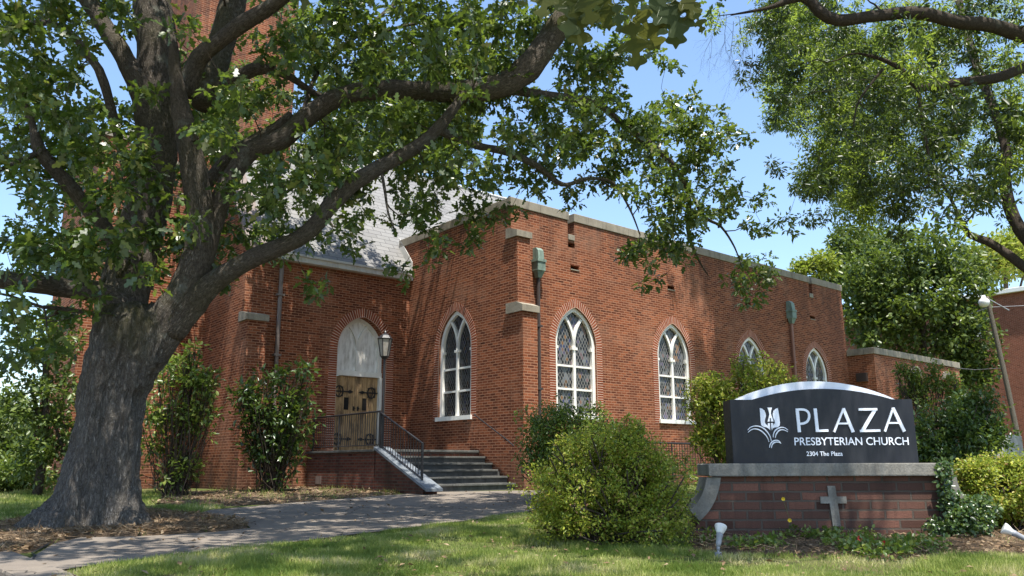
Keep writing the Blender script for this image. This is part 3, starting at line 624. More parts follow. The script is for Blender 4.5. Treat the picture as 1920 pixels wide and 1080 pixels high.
def railing(name, label, cat, pts, parentbase, h, nb, posts, group=None, brad=.009):
    """pts: list of floor points; top rail h above"""
    t = thing(name, label, cat, parentbase, group)
    up = np.array([0, 0, 1.0])
    mb = MB(); mb.tube([p+up*h for p in pts], .022, 8); mb.build('top_rail', m_iron, t)
    mb = MB(); mb.tube([p+up*.1 for p in pts], .013, 6); mb.build('bottom_rail', m_iron, t)
    for p in posts:
        mb = MB(); mb.tube([p-up*.02, p+up*(h+.01)], .021, 8); mb.build('post', m_iron, t)
    Ls = [np.linalg.norm(pts[i+1]-pts[i]) for i in range(len(pts)-1)]; tot = sum(Ls)
    base_me = None
    for k in range(nb):
        s = (k+.5)/nb*tot; i = 0
        while i < len(Ls)-1 and s > Ls[i]: s -= Ls[i]; i += 1
        p = pts[i]+(pts[i+1]-pts[i])*s/Ls[i]
        if base_me is None:
            mb = MB(); mb.tube([t_ for t_ in (BASE[t.name]+up*.1, BASE[t.name]+up*h)], brad, 5); o = mb.build('baluster', m_iron, t); base_me = o.data
        else:
            o = bpy.data.objects.new('baluster', base_me); C.objects.link(o); o.parent = t
        o.location = Vector(p-BASE[t.name])
    return t
P1 = [B(US, 4.7, ZL), B(US, 1.28, ZL)]; P2 = [B(US, 1.28, ZL), B(US, -.52, .62)]
rl = railing('stair_railing', 'black iron railing along the landing in front of the wooden church door', 'railing', P1, B(US, 3, ZL), .87, 31, [P1[0], B(US, 3.3, ZL)])
rl = railing('stair_railing', 'black iron railing sloping down the slate cheek cap beside the entrance steps', 'railing', P2, B(US, .3, 1.0), .84, 17, [P2[0]+np.array([0, 0, .0]), P2[1]])
hr = thing('wall_handrail', 'short sloping metal handrail fixed to the brick wall right of the steps', 'handrail', B(-.1, .8, 1.6))
mb = MB(); mb.tube([B(-.02, 1.42, 2.27), B(-.09, 1.38, 2.27), B(-.09, .1, 1.62), B(-.09, -.2, 1.45)], .016, 8); mb.build('rail', m_iron, hr)
for v, z in ((1.2, 2.17), (.2, 1.66)):
    mb = MB(); mb.tube([B(-.0, v, z-.06), B(-.09, v, z)], .01, 6); mb.build('bracket', m_iron, hr)
# lamp post at the landing corner
lb = B(US+.02, 1.22, ZL)
lp = thing('lamp_post', 'slim black lamp post with a tapered lantern in front of the arched church door', 'lamp post', lb)
mb = MB(); mb.tube([lb, lb+np.array([0, 0, 2.12])], .026, 10); mb.tube([lb, lb+np.array([0, 0, .05])], .06, 10); mb.build('pole', m_iron, lp)
zl = ZL+2.1
def hexring(c, r, z, n=6): return [np.array([c[0]+r*math.cos(2*math.pi*k/n+.3), c[1]+r*math.sin(2*math.pi*k/n+.3), z]) for k in range(n)]
def lathe_hex(c, prof, n=6):
    V = [p for r, z in prof for p in hexring(c, r, z, n)]; F = []
    for i in range(len(prof)-1):
        for k in range(n): j = (k+1) % n; F.append((i*n+k, i*n+j, i*n+n+j, i*n+n+k))
    F.append(tuple(range(n-1, -1, -1))); F.append(tuple((len(prof)-1)*n+k for k in range(n))); return V, F
mb = MB(); mb.add(*lathe_hex(lb, [(.03, zl-.02), (.09, zl+.03), (.1, zl+.05), (.02, zl+.06)]))
top = hexring(lb, .165, zl+.46); bot = hexring(lb, .1, zl+.05)
for a, b in zip(bot, top): mb.tube([a, b], .011, 5)
mb.add(*lathe_hex(lb, [(.175, zl+.455), (.185, zl+.475), (.12, zl+.55), (.07, zl+.58), (.03, zl+.6), (.035, zl+.63), (.0, zl+.68)]))
for k in range(6): a = top[k]; mb.add([a+np.array([0, 0, 0]), a+np.array([.015, 0, .07]), a+np.array([-.01, 0.01, 0])], [(0, 1, 2)])
la = mb.build('lantern', m_iron, lp)
m_lg, nt, out = newmat('lantern_glass'); fin(nt, out, ramp(nt, noi(nt, geo(nt), 12, 3), [(.3, (.24, .22, .19)), (.7, (.36, .34, .3))]), .25, spec=.5)
V = hexring(lb, .094, zl+.06)+hexring(lb, .158, zl+.455); mesh_np('lantern_glass', V, [(k, (k+1) % 6, 6+(k+1) % 6, 6+k) for k in range(6)], m_lg, la)
# fence along the area way right of the entrance
P3 = [B(2.4, -1.2, .62), B(9.0, -1.2, .62)]
railing('areaway_railing', 'long low black iron railing behind the bright shrub, below the arched hall windows', 'railing', P3, B(5, -1.2, .43), .94, 60, [P3[0], B(4.55, -1.2, .6), B(6.6, -1.2, .6), P3[1]])
# ================================================================== MONUMENT SIGN
sg = thing('monument_sign', 'dark church name sign with silver arched top on a low brown brick base', 'sign', onD(1555, 1005, 9.35)*np.array([1, 1, 0])+np.array([0, 0, .2]))
def xz(px, py, Y): p = onD(px, py, Y); return (p[0], p[2])
def extr(name, pts, y0, y1, mt, parent, uv=None, bev=0):
    """polygon in (x,z) pushed back from y0 to y1"""
    n = len(pts); V = [(x, y0, z) for x, z in pts]+[(x, y1, z) for x, z in pts]
    tri = tessellate_polygon([[Vector((x, z, 0)) for x, z in pts]])
    F = [tuple(t) for t in tri]+[tuple(i+n for i in t[::-1]) for t in tri]+[(i, (i+1) % n, n+(i+1) % n, n+i) for i in range(n)]
    return mesh_np(name, np.array(V), F, mt, parent)
YS = 9.2
lc = [(1352, 890), (1349, 912), (1341, 938), (1328, 960), (1312, 977), (1297, 1000), (1294, 1022)]
rc = [(1766, 890), (1771, 912), (1781, 936), (1796, 955), (1810, 968), (1814, 990), (1816, 1022)]
lpts = [xz(*p, YS) for p in lc]; rpts = [xz(*p, YS) for p in rc]
extr('base_wall', lpts[::-1]+rpts[::1] if False else lpts+rpts[::-1], YS, YS+.42, m_bricksign, sg)
def curve2(pts, n=6):
    P, _ = smooth_path([np.array([a, 0, b]) for a, b in pts], [1]*len(pts), .03); return [(p[0], p[2]) for p in P]
for cc, sgn in ((lc[:5], -1), (rc[:5], 1)):
    c = curve2([xz(*p, YS-.03) for p in cc]); w = .155; o = []
    for i, p in enumerate(c):
        a = c[max(i-1, 0)]; b = c[min(i+1, len(c)-1)]; t = np.array([b[0]-a[0], b[1]-a[1]]); t /= np.linalg.norm(t); nn = np.array([t[1], -t[0]])*(-sgn)*-1
        if nn[0]*sgn < 0: nn = -nn
        o.append((p[0]+nn[0]*w, p[1]+nn[1]*w))
    c = [(p[0], min(p[1], 0.86)) for p in c]; o = [(p[0], min(p[1], .86)) for p in o]
    extr('scroll_bracket', c+o[::-1], YS-.035, YS+.36, m_slab, sg)
zt = xz(1550, 868.5, YS-.07)[1]; zb_ = xz(1550, 892.5, YS-.07)[1]
x0 = xz(1329, 880, YS-.07)[0]; x1 = xz(1787, 880, YS-.07)[0]
mb = MB(); mb.box(x0, x1, YS-.07, YS+.5, zb_, zt, bv=.012); mb.build('cap_slab', m_slab, sg)
vx = [xz(1551, 911, YS-.018), xz(1566, 911, YS-.018), xz(1569, 931, YS-.018), xz(1587, 931, YS-.018), xz(1588, 944, YS-.018), xz(1571, 944, YS-.018), xz(1577, 987, YS-.018), xz(1562, 987, YS-.018), xz(1556, 944, YS-.018), xz(1539, 944, YS-.018), xz(1538, 931, YS-.018), xz(1554, 931, YS-.018)]
extr('cross', vx, YS-.018, YS+.01, m_slab, sg)
YC = 9.32
def arc3(a, b, c, n=28):
    (x1, y1), (x2, y2), (x3, y3) = a, b, c
    d = 2*(x1*(y2-y3)+x2*(y3-y1)+x3*(y1-y2)); ux = ((x1*x1+y1*y1)*(y2-y3)+(x2*x2+y2*y2)*(y3-y1)+(x3*x3+y3*y3)*(y1-y2))/d; uy = ((x1*x1+y1*y1)*(x3-x2)+(x2*x2+y2*y2)*(x1-x3)+(x3*x3+y3*y3)*(x2-x1))/d
    r = math.hypot(x1-ux, y1-uy); a0 = math.atan2(y1-uy, x1-ux); a1 = math.atan2(y3-uy, x3-ux)
    return [(ux+r*math.cos(a0+(a1-a0)*i/n), uy+r*math.sin(a0+(a1-a0)*i/n)) for i in range(n+1)]
L0 = xz(1368, 752, YC); Lb = xz(1376.5, 869, YC); xl = (L0[0]+Lb[0])/2; xr = (xz(1708, 745, YC)[0]+xz(1724, 865, YC)[0])/2
zf = (L0[1]+xz(1708, 746, YC)[1])/2
aL = (xz(1410, 749, YC)[0], zf); aM = (xz(1540, 729, YC)[0], xz(1540, 729, YC)[1]); aR = (xz(1672, 747, YC)[0], zf)
front = [(xl, zt), (xl, zf)]+arc3(aL, aM, aR)+[(xr, zf), (xr, zt)]
cab = extr('sign_cabinet', front, YC, YC+.3, m_signface, sg)
mb = MB(); mb.box(xl-.004, xl+.012, YC+.006, YC+.302, zt, zf-.002); mb.build('cabinet_side', m_signside, cab)
YA = YC+.1
bL = (xz(1377, 750, YA)[0], zf-.0); bM = xz(1531, 715, YA); bR = (xz(1680, 746, YA)[0], zf-.0)
pa = arc3(bL, bM, bR); extr('arched_cap', [(pa[0][0], zf-.05)]+pa+[(pa[-1][0], zf-.05)], YA, YC+.29, m_silver, cab)
YT = YC-.014
_k = [0]
def sribbon(mb, pts, w, zoom, org, y0=YT, y1=YC+.004, taper=False):
    _k[0] += 1; y0 = y0-.0009*(_k[0] % 6)
    P = [xz(org[0]+p[0]/zoom, org[1]+p[1]/zoom, y0) for p in pts]
    if len(P) > 3: Q, _ = smooth_path([np.array([a, 0, b]) for a, b in P], [1]*len(P), .012); P = [(q[0], q[2]) for q in Q]
    n = len(P); V = []; F = []
    for i in range(n):
        a = P[max(i-1, 0)]; b = P[min(i+1, n-1)]; t = np.array([b[0]-a[0], b[1]-a[1]]); t /= np.linalg.norm(t)+1e-9
        ww = w/2*((.35+.65*math.sin(math.pi*i/(n-1))) if taper else 1); nn = np.array([-t[1], t[0]])*ww
        for s, y in ((1, y0), (-1, y0), (-1, y1), (1, y1)): V.append((P[i][0]+s*nn[0], y, P[i][1]+s*nn[1]))
    for i in range(n-1):
        for k in range(4): j = (k+1) % 4; F.append((i*4+k, i*4+j, i*4+4+j, i*4+4+k))
    F += [(0, 1, 2, 3), tuple((n-1)*4+k for k in (3, 2, 1, 0))]; mb.add(V, F)
G = (1400, 600); Z = 3.6
mb = MB(); W, w = .036, .021
sribbon(mb, [(341, 599), (357, 757)], W, Z, G)
sribbon(mb, [(332, 605), (385, 605), (414, 620), (423, 650), (412, 682), (384, 698), (350, 700)], .026, Z, G)
sribbon(mb, [(463, 597), (479, 755)], W, Z, G); sribbon(mb, [(470, 748), (552, 746)], .026, Z, G)
for ax in ((655, 592, 720, 612, 690, 597, 757), (990, 935, 1066, 955, 1036, 593, 753)):
    sribbon(mb, [(ax[0], ax[5]), (ax[1], ax[6])], w, Z, G); sribbon(mb, [(ax[0]-2, ax[5]), (ax[2], ax[6])], W, Z, G); sribbon(mb, [(ax[3], ax[5]+102), (ax[4], ax[5]+101)], .02, Z, G)
sribbon(mb, [(757, 604), (882, 602)], .026, Z, G); sribbon(mb, [(868, 604), (783, 748)], W, Z, G); sribbon(mb, [(766, 749), (903, 746)], .026, Z, G)
mb.build('name_lettering', m_letter, cab)
G = (1400, 740); Z = 9.
mb = MB()
for poly in ([(222, 226), (262, 236), (300, 268), (322, 318), (325, 365), (308, 420), (305, 460), (320, 495), (350, 520), (378, 540), (400, 600), (375, 575), (340, 552), (280, 540), (250, 515), (240, 470)],
             [(525, 226), (490, 240), (455, 275), (442, 330), (448, 390), (475, 440), (480, 480), (455, 510), (432, 530), (428, 600), (440, 570), (480, 552), (530, 548), (558, 520), (562, 470), (545, 330)],
             [(350, 218), (428, 218), (412, 270), (408, 320), (428, 380), (452, 440), (452, 452), (412, 452), (410, 400), (398, 385), (388, 400), (388, 452), (355, 452), (372, 400), (385, 330), (372, 270)],
             [(360, 480), (392, 480), (396, 590), (384, 560), (362, 510)], [(414, 480), (450, 480), (445, 510), (428, 545), (418, 590)]):
    pts = [xz(G[0]+a/Z, G[1]+b/Z, YT) for a, b in poly]; n = len(pts); tri = tessellate_polygon([[Vector((x, z, 0)) for x, z in pts]])
    mb.add([(x, YT, z) for x, z in pts]+[(x, YC+.004, z) for x, z in pts], [tuple(t) for t in tri]+[(i, (i+1) % n, n+(i+1) % n, n+i) for i in range(n)])
for pts in ([(20, 600), (60, 555), (130, 530), (210, 534), (290, 570), (350, 630), (395, 700), (418, 778)], [(25, 637), (80, 592), (150, 577), (230, 602), (300, 657), (350, 722), (378, 798)],
            [(450, 722), (455, 670), (480, 610), (530, 570), (600, 550), (660, 568), (697, 600)], [(485, 728), (500, 670), (540, 612), (590, 591), (640, 598), (697, 628)],
            [(390, 895), (395, 850), (430, 795), (490, 770), (545, 780), (580, 820)], [(420, 902), (430, 850), (465, 810), (510, 798), (545, 802), (582, 824)]):
    sribbon(mb, pts, .0125, Z, G, taper=True)
mb.build('emblem', m_letter, cab)
def text(name, body, px0, py0, px1, py1, bold=0.0):
    cu = bpy.data.curves.new('t', 'FONT'); cu.body = body; cu.resolution_u = 4; cu.offset = bold; o = bpy.data.objects.new('t', cu); C.objects.link(o)
    dg = bpy.context.evaluated_depsgraph_get(); dg.update(); me = bpy.data.meshes.new_from_object(o.evaluated_get(dg))
    V = np.array([v.co[:] for v in me.vertices]); F = [tuple(p.vertices) for p in me.polygons]
    bpy.data.objects.remove(o); bpy.data.meshes.remove(me)
    mn_, mx_ = V.min(0), V.max(0); a = xz(px0, py1, YT); b = xz(px1, py0, YT)
    X = a[0]+(V[:, 0]-mn_[0])/(mx_[0]-mn_[0])*(b[0]-a[0]); Zz = a[1]+(V[:, 1]-mn_[1])/(mx_[1]-mn_[1])*(b[1]-a[1])
    mesh_np(name, np.stack([X, np.full(len(X), YC-.006), Zz], 1), F, m_letter, cab)
text('subtitle_lettering', 'PRESBYTERIAN CHURCH', 1490.5, 819.5, 1703.5, 835, .008)
text('address_lettering', '2304 The Plaza', 1513, 846.2, 1580, 855, .011)
# ================================================================== GROUND
CA, CB = gnd(0, 1052)[:2], gnd(75, 1084)[:2]; cd = (CB-CA)/np.linalg.norm(CB-CA); cn = np.array([cd[1], -cd[0]])  # cn points to the street side
if cn[0] > 0: cn = -cn
def H(x, y):
    z = gz(y); s = (x-CA[0])*cn[0]+(y-CA[1])*cn[1]
    if y < 9.5 and x < -2.0: z -= .16*min(1, max(0, (s-.06)/.12))
    return z
def axis(a, b, st, ext): return sorted(set([-e for e in ext]+list(np.round(np.arange(a, b+1e-6, st), 3))+list(ext)))
xs = axis(-14, 14, .25, [20, 40, 90, 250]); ys = [-60, -20, -5, 0, 2, 3, 3.4]+list(np.round(np.arange(3.6, 20.01, .2), 3))+[23, 30, 50, 100, 400]
V = [(x, y, H(x, y)) for y in ys for x in xs]; nx = len(xs)
F = [(j*nx+i, j*nx+i+1, (j+1)*nx+i+1, (j+1)*nx+i) for j in range(len(ys)-1) for i in range(nx-1)]
tagobj(mesh_np('lawn', V, F, m_soil, smooth=True), kind='structure')
def inpoly(P, poly):
    x, y = P[:, 0], P[:, 1]; r = np.zeros(len(P), bool); n = len(poly)
    for i in range(n):
        x1, y1 = poly[i]; x2, y2 = poly[(i+1) % n]
        c = ((y1 > y) != (y2 > y)) & (x < (x2-x1)*(y-y1)/((y2-y1) if y2 != y1 else 1e-9)+x1); r ^= c
    return r
def flat(name, poly, mt, dz, kind='structure'):
    tri = tessellate_polygon([[Vector((a, b, 0)) for a, b in poly]]); V = [(a, b, H(a, b)+dz) for a, b in poly]
    return tagobj(mesh_np(name, V, [tuple(t) for t in tri], mt), kind=kind)
def mound(name, poly, mt, step, amp, dz=.006, lift=0.04):
    P = np.array(poly); a, b = P.min(0), P.max(0); gx = np.arange(a[0], b[0]+step, step); gy = np.arange(a[1], b[1]+step, step)
    XY = np.array([(x, y) for y in gy for x in gx]); ins = inpoly(XY, poly)
    # distance to the outline
    D = np.full(len(XY), 9.)
    for i in range(len(poly)):
        p, q = P[i], P[(i+1) % len(poly)]; d = q-p; t = np.clip(((XY-p)@d)/(d@d), 0, 1); D = np.minimum(D, np.linalg.norm(XY-p-t[:, None]*d, axis=1))
    Z = np.array([H(x, y) for x, y in XY])+dz; k = np.clip(D/.35, 0, 1)
    nz = vnoise(np.c_[XY, np.zeros(len(XY))], 3.)*.6+vnoise(np.c_[XY, np.zeros(len(XY))], 11.)*.5
    Z = np.where(ins, Z+k*(lift+amp*nz), Z-.03); n = len(gx)
    wig = vnoise(np.c_[XY, np.zeros(len(XY))], 4.)*.1
    keep = ins | (D < .1+wig)
    F = [(j*n+i, j*n+i+1, (j+1)*n+i+1, (j+1)*n+i) for j in range(len(gy)-1) for i in range(n-1) if keep[j*n+i] and keep[j*n+i+1] and keep[(j+1)*n+i+1] and keep[(j+1)*n+i]]
    o = mesh_np(name, np.c_[XY, Z], F, mt, smooth=True); tagobj(o, kind='structure'); return o
path_px = [(55, 1050), (100, 1022), (150, 1010), (260, 1008), (400, 1000), (470, 992), (452, 978), (370, 968), (390, 958), (560, 943), (700, 932), (800, 924), (960, 921), (1050, 921), (1075, 935), (1040, 948), (985, 962), (860, 980), (720, 997), (600, 1012), (420, 1035), (300, 1047), (190, 1060), (110, 1072), (75, 1084)]
path = pxy(path_px); flat('path', path, m_path, .014)
# curb stones
cc0 = CA-cd*2.2; cc1 = CB+cd*2.6
mb = MB()
for i in range(4):
    a = cc0+(cc1-cc0)*(i/4)+cd*.006; b = cc0+(cc1-cc0)*((i+1)/4)-cd*.006
    q = [np.array([*p, H(*(p-cn*.3))]) for p in (a-cn*.2, b-cn*.2, b+cn*.16, a+cn*.16)]
    mb.bevel([p-np.array([0, 0, .25]) for p in q], [p+np.array([0, 0, .022]) for p in q], .02)
tagobj(mb.build('curb', m_path), kind='structure')
st_poly = [tuple(cc0+cn*.1), tuple(cc1+cn*.1), tuple(cc1+cn*3), tuple(cc0+cn*6)]
flat('street', [tuple(cc0+cn*.05), tuple(cc1+cn*.05), (cc1[0]-1, 3.7), (-13, 3.7), (-13, cc0[1])], m_road, .006)
mb = MB(); mb.add([(-60, -30, -.544), (60, -30, -.544), (60, 3.3, -.544), (-60, 3.3, -.544)], [(0, 1, 2, 3)]); tagobj(mb.build('road', m_road), kind='structure')
# crack between curb and path
mb = MB(); pts = [(60, 1053), (66, 1044), (58, 1040), (85, 1026), (92, 1021)]; pts2 = [(60, 1053), (75, 1062), (95, 1068), (112, 1071)]
for L_ in (pts, pts2):
    g_ = [gnd(*p) for p in L_]; V = []; F = []
    for i, p in enumerate(g_): V += [p+np.array([-.012-.01*(i % 2), 0.012, .019]), p+np.array([.02, -.014, .019])]
    F = [(2*i, 2*i+1, 2*i+3, 2*i+2) for i in range(len(g_)-1)]; mb.add(V, F)
tagobj(mb.build('path_crack', m_dark), kind='structure')
mulch_tree = pxy([(-60, 1048), (60, 1036), (95, 1021), (150, 1008), (260, 1006), (400, 998), (468, 991), (450, 979), (370, 967), (280, 960), (120, 962), (0, 985), (-60, 1000)])
mound('mulch', mulch_tree, m_mulch, .05, .05, lift=.05)
bed_sign = pxy([(1275, 995), (1300, 1040), (1500, 1046), (1700, 1052), (1850, 1045), (2000, 1042), (2100, 1040), (2100, 975), (1800, 985), (1300, 985)])
mound('mulch_bed', bed_sign, m_mulch, .05, .03, lift=.03)
bed_b = pxy([(270, 940), (290, 926), (450, 920), (570, 912), (640, 912), (750, 926), (690, 933), (560, 943), (420, 950), (300, 948)])
mound('soil_bed', bed_b, m_mulch, .12, .04, lift=.03)
# grass
def scatter(poly, n):
    P = np.array(poly); a, b = P.min(0), P.max(0); out = []
    m = 0
    while m < n:
        q = a+(b-a)*RNG.random((n*2, 2)); q = q[inpoly(q, poly)]; out.append(q); m += len(q)
    return np.concatenate(out)[:n]
lawn1 = pxy([(112, 1074), (190, 1062), (300, 1049), (420, 1037), (600, 1014), (720, 999), (860, 982), (985, 964), (1040, 950), (1100, 955), (1290, 985), (1298, 1038), (1500, 1044), (1700, 1050), (1850, 1044), (2060, 1040), (2060, 1110), (60, 1110)])
def grass(name, XY, hmin, hmax, wd, thin):
    nz = vnoise(np.c_[XY, np.zeros(len(XY))], .9, 3.)+.6*vnoise(np.c_[XY, np.zeros(len(XY))], 3.5)
    keep = RNG.random(len(XY)) < np.clip(.66+nz*1.7, .1, 1); XY = XY[keep]; nz = nz[keep]; n = len(XY)
    Zg = np.array([H(x, y) for x, y in XY])-.004
    A = np.c_[RNG.normal(size=(n, 2))*.55, np.ones(n)]; Nn = rdir(n); sz = (hmin+(hmax-hmin)*RNG.random(n))*(1+.9*np.clip(nz, -.4, .6))
    dry = vnoise(np.c_[XY, np.zeros(n)], 1.7, 9.); rnd = np.clip(.42+dry*.9+RNG.normal(size=n)*.2, 0, 1)
    return tagobj(leaves(name, np.c_[XY, Zg], A, Nn, sz, T_blade(), m_grass, width=np.full(n, wd)*(.6+.8*RNG.random(n)), rnd=rnd), kind='stuff')
XY = scatter(lawn1, 330000); grass('grass', XY, .03, .075, .0055, 0)
lawn2 = pxy([(-120, 934), (100, 924), (300, 926), (300, 948), (420, 952), (385, 960), (370, 967), (280, 962), (120, 962), (0, 985), (-120, 995)])
grass('grass', scatter(lawn2, 60000), .05, .11, .012, 0)
for pl, n, hh in ((bed_sign, 5200, (.03, .09)), (mulch_tree, 2600, (.03, .1)), (bed_b, 7000, (.05, .16))):
    XY = scatter(pl, n); nz = vnoise(np.c_[XY, np.zeros(len(XY))], 2.5, 5.); XY = XY[nz > .08]
    grass('weeds', XY, hh[0], hh[1], .009, 0)
def litter(name, poly, n, size, dz=.04):
    XY = scatter(poly, n); Z = np.array([H(x, y) for x, y in XY])+dz+.02*RNG.random(n)
    A = np.c_[RNG.normal(size=(n, 2)), RNG.normal(size=n)*.25]; Nn = unit(rdir(n)*.6+np.array([0, 0, 1]))
    tagobj(leaves(name, np.c_[XY, Z], A, Nn, size*(.5+RNG.random(n)), T_rh(.3), m_litter), kind='stuff')
def straw(poly, n):
    XY = scatter(poly, n); Z = np.array([H(x, y) for x, y in XY])+.045+.03*RNG.random(n)
    A = np.c_[RNG.normal(size=(n, 2)), RNG.normal(size=n)*.3]; tagobj(leaves('straw', np.c_[XY, Z], A, unit(rdir(n)+np.array([0, 0, 1.])), .1*(.5+RNG.random(n)), T_blade(), m_litter, width=np.full(n, .006)), kind='stuff')
litter('leaf_litter', mulch_tree, 2600, .06); straw(mulch_tree, 9000)
litter('leaf_litter', bed_sign, 2600, .045, .03); litter('leaf_litter', bed_b, 1500, .08, .03); litter('leaf_litter', path, 160, .06, .018); litter('leaf_litter', lawn1, 420, .05, .03); straw(bed_sign, 2500)
# ================================================================== TREES
SUN = Rd*.1+Ld*.34+np.array([0, 0, -1.0])
def shade_bad(P):
    """does a leaf at P throw its shade on parts that stand in full sun in the photo?"""
    d = P-C0; u, v = d@Rd, d@Ld; du, dv = SUN@Rd, SUN@Ld
    t = (0-v)/dv
    if t > 0:
        uu = u+t*du; zz = P[2]-t
        if -.4 < uu < 6.6 and .3 < zz < 8.0: return .93
        if 6.6 <= uu < 16 and .3 < zz < 8.0: return .25
    t2 = (0-u)/du
    if t2 > 0:
        vv = v+t2*dv; zz = P[2]-t2
        if 0 < vv < 5 and 2.5 < zz < 7.8: return .6
    q = P+SUN*(P[2]-.7); 
    if (q[0]-1.1)**2+(q[1]-8.3)**2 < 2.6: return .96
    t = P[2]-6.; 
    return 0
def in_frame(P, m=20):
    v = M@(P-O)
    if v[2] < .3: return False
    x = 960+FP*v[0]/v[2]; y = 540+FP*v[1]/v[2]; return -m < x < 1920+m and -m < y < 1080+m
def limb_tube(P, Rr, n, mat, name, parent, amp=.12, fr=3.2, step=.12, twist=True):
    Q, W = smooth_path(P, Rr, step); V, F, U = tube_geo(Q, W, n); V = np.array(V); m = len(Q)
    cen = np.repeat(np.array(Q), n, axis=0); ra = np.repeat(np.array(W), n); dirv = (V-cen)/(ra[:, None]+1e-9)
    nz = vnoise(V, fr)*.7+vnoise(V, fr*2.7, 4.)*.45
    V = V+dirv*(nz*amp*ra)[:, None]
    U = [(u*2*math.pi*max(W)*1.0, l) for u, l in U]
    # avoid the seam: close uv with a mirrored wrap
    U = [(abs(((u/(2*math.pi*max(W))) % 1)*2-1)*math.pi*max(W), l) for u, l in U]
    o = mesh_np(name, V, F, mat, parent, uv=U, smooth=True); return o, Q, W
oakb = gnd(165, 985); oakb = np.array([oakb[0], 10.7, gz(10.7)])
oak = thing('oak_tree', 'huge old oak with thick grey leaning trunk and spreading mossy limbs at the left', 'tree', oakb)
def px2(lst, k=1.0):
    return [onD(a, b, Y) for a, b, Y, w in lst], [w/2*math.hypot(Y, 0)/1530.*k for a, b, Y, w in lst]
# trunk with root flare and flutes
tr = [(163, 1010, 10.7, 196), (168, 985, 10.7, 180), (176, 960, 10.7, 158), (184, 920, 10.7, 143), (191, 860, 10.7, 132), (201, 800, 10.7, 127), (211, 740, 10.7, 130), (227, 690, 10.7, 144), (246, 650, 10.7, 158), (256, 620, 10.7, 156), (264, 598, 10.75, 130), (266, 585, 10.8, 70)]
P, Rr = px2(tr); Q, W = smooth_path(P, Rr, .035); n = 120; V, F, U = tube_geo(Q, W, n); V = np.array(V); cen = np.repeat(np.array(Q), n, axis=0); ra = np.repeat(np.array(W), n); dv = (V-cen)/ra[:, None]
ang = np.arctan2(dv[:, 1], dv[:, 0]); hz = V[:, 2]-oakb[2]; flare = np.exp(-np.clip(hz, 0, 9)/.27)
lob = np.maximum(0, np.cos(ang*3+.6))*.5+np.maximum(0, np.cos(ang*5+2.1))*.35
off = flare*(.02+lob*.62)+.035*np.cos(ang*4+hz*.6)+.02*np.cos(ang*7-hz)
q = np.c_[np.cos(ang)*2.2, np.sin(ang)*2.2, hz*.8]
rid = np.abs(vnoise(q*1.0, 4.2))*.045+np.abs(vnoise(np.c_[q[:, :2], q[:, 2]*.7], 9., 2.))*.028
top = np.clip((hz-2.75)/.5, 0, 1); off = off-rid; V = V+dv*off[:, None]
V[:, 2] = np.maximum(V[:, 2], gz(10.7)-.12)
U = [(abs(u*2-1)*math.pi*.55, l) for u, l in U]
TV_, TF_ = V, F
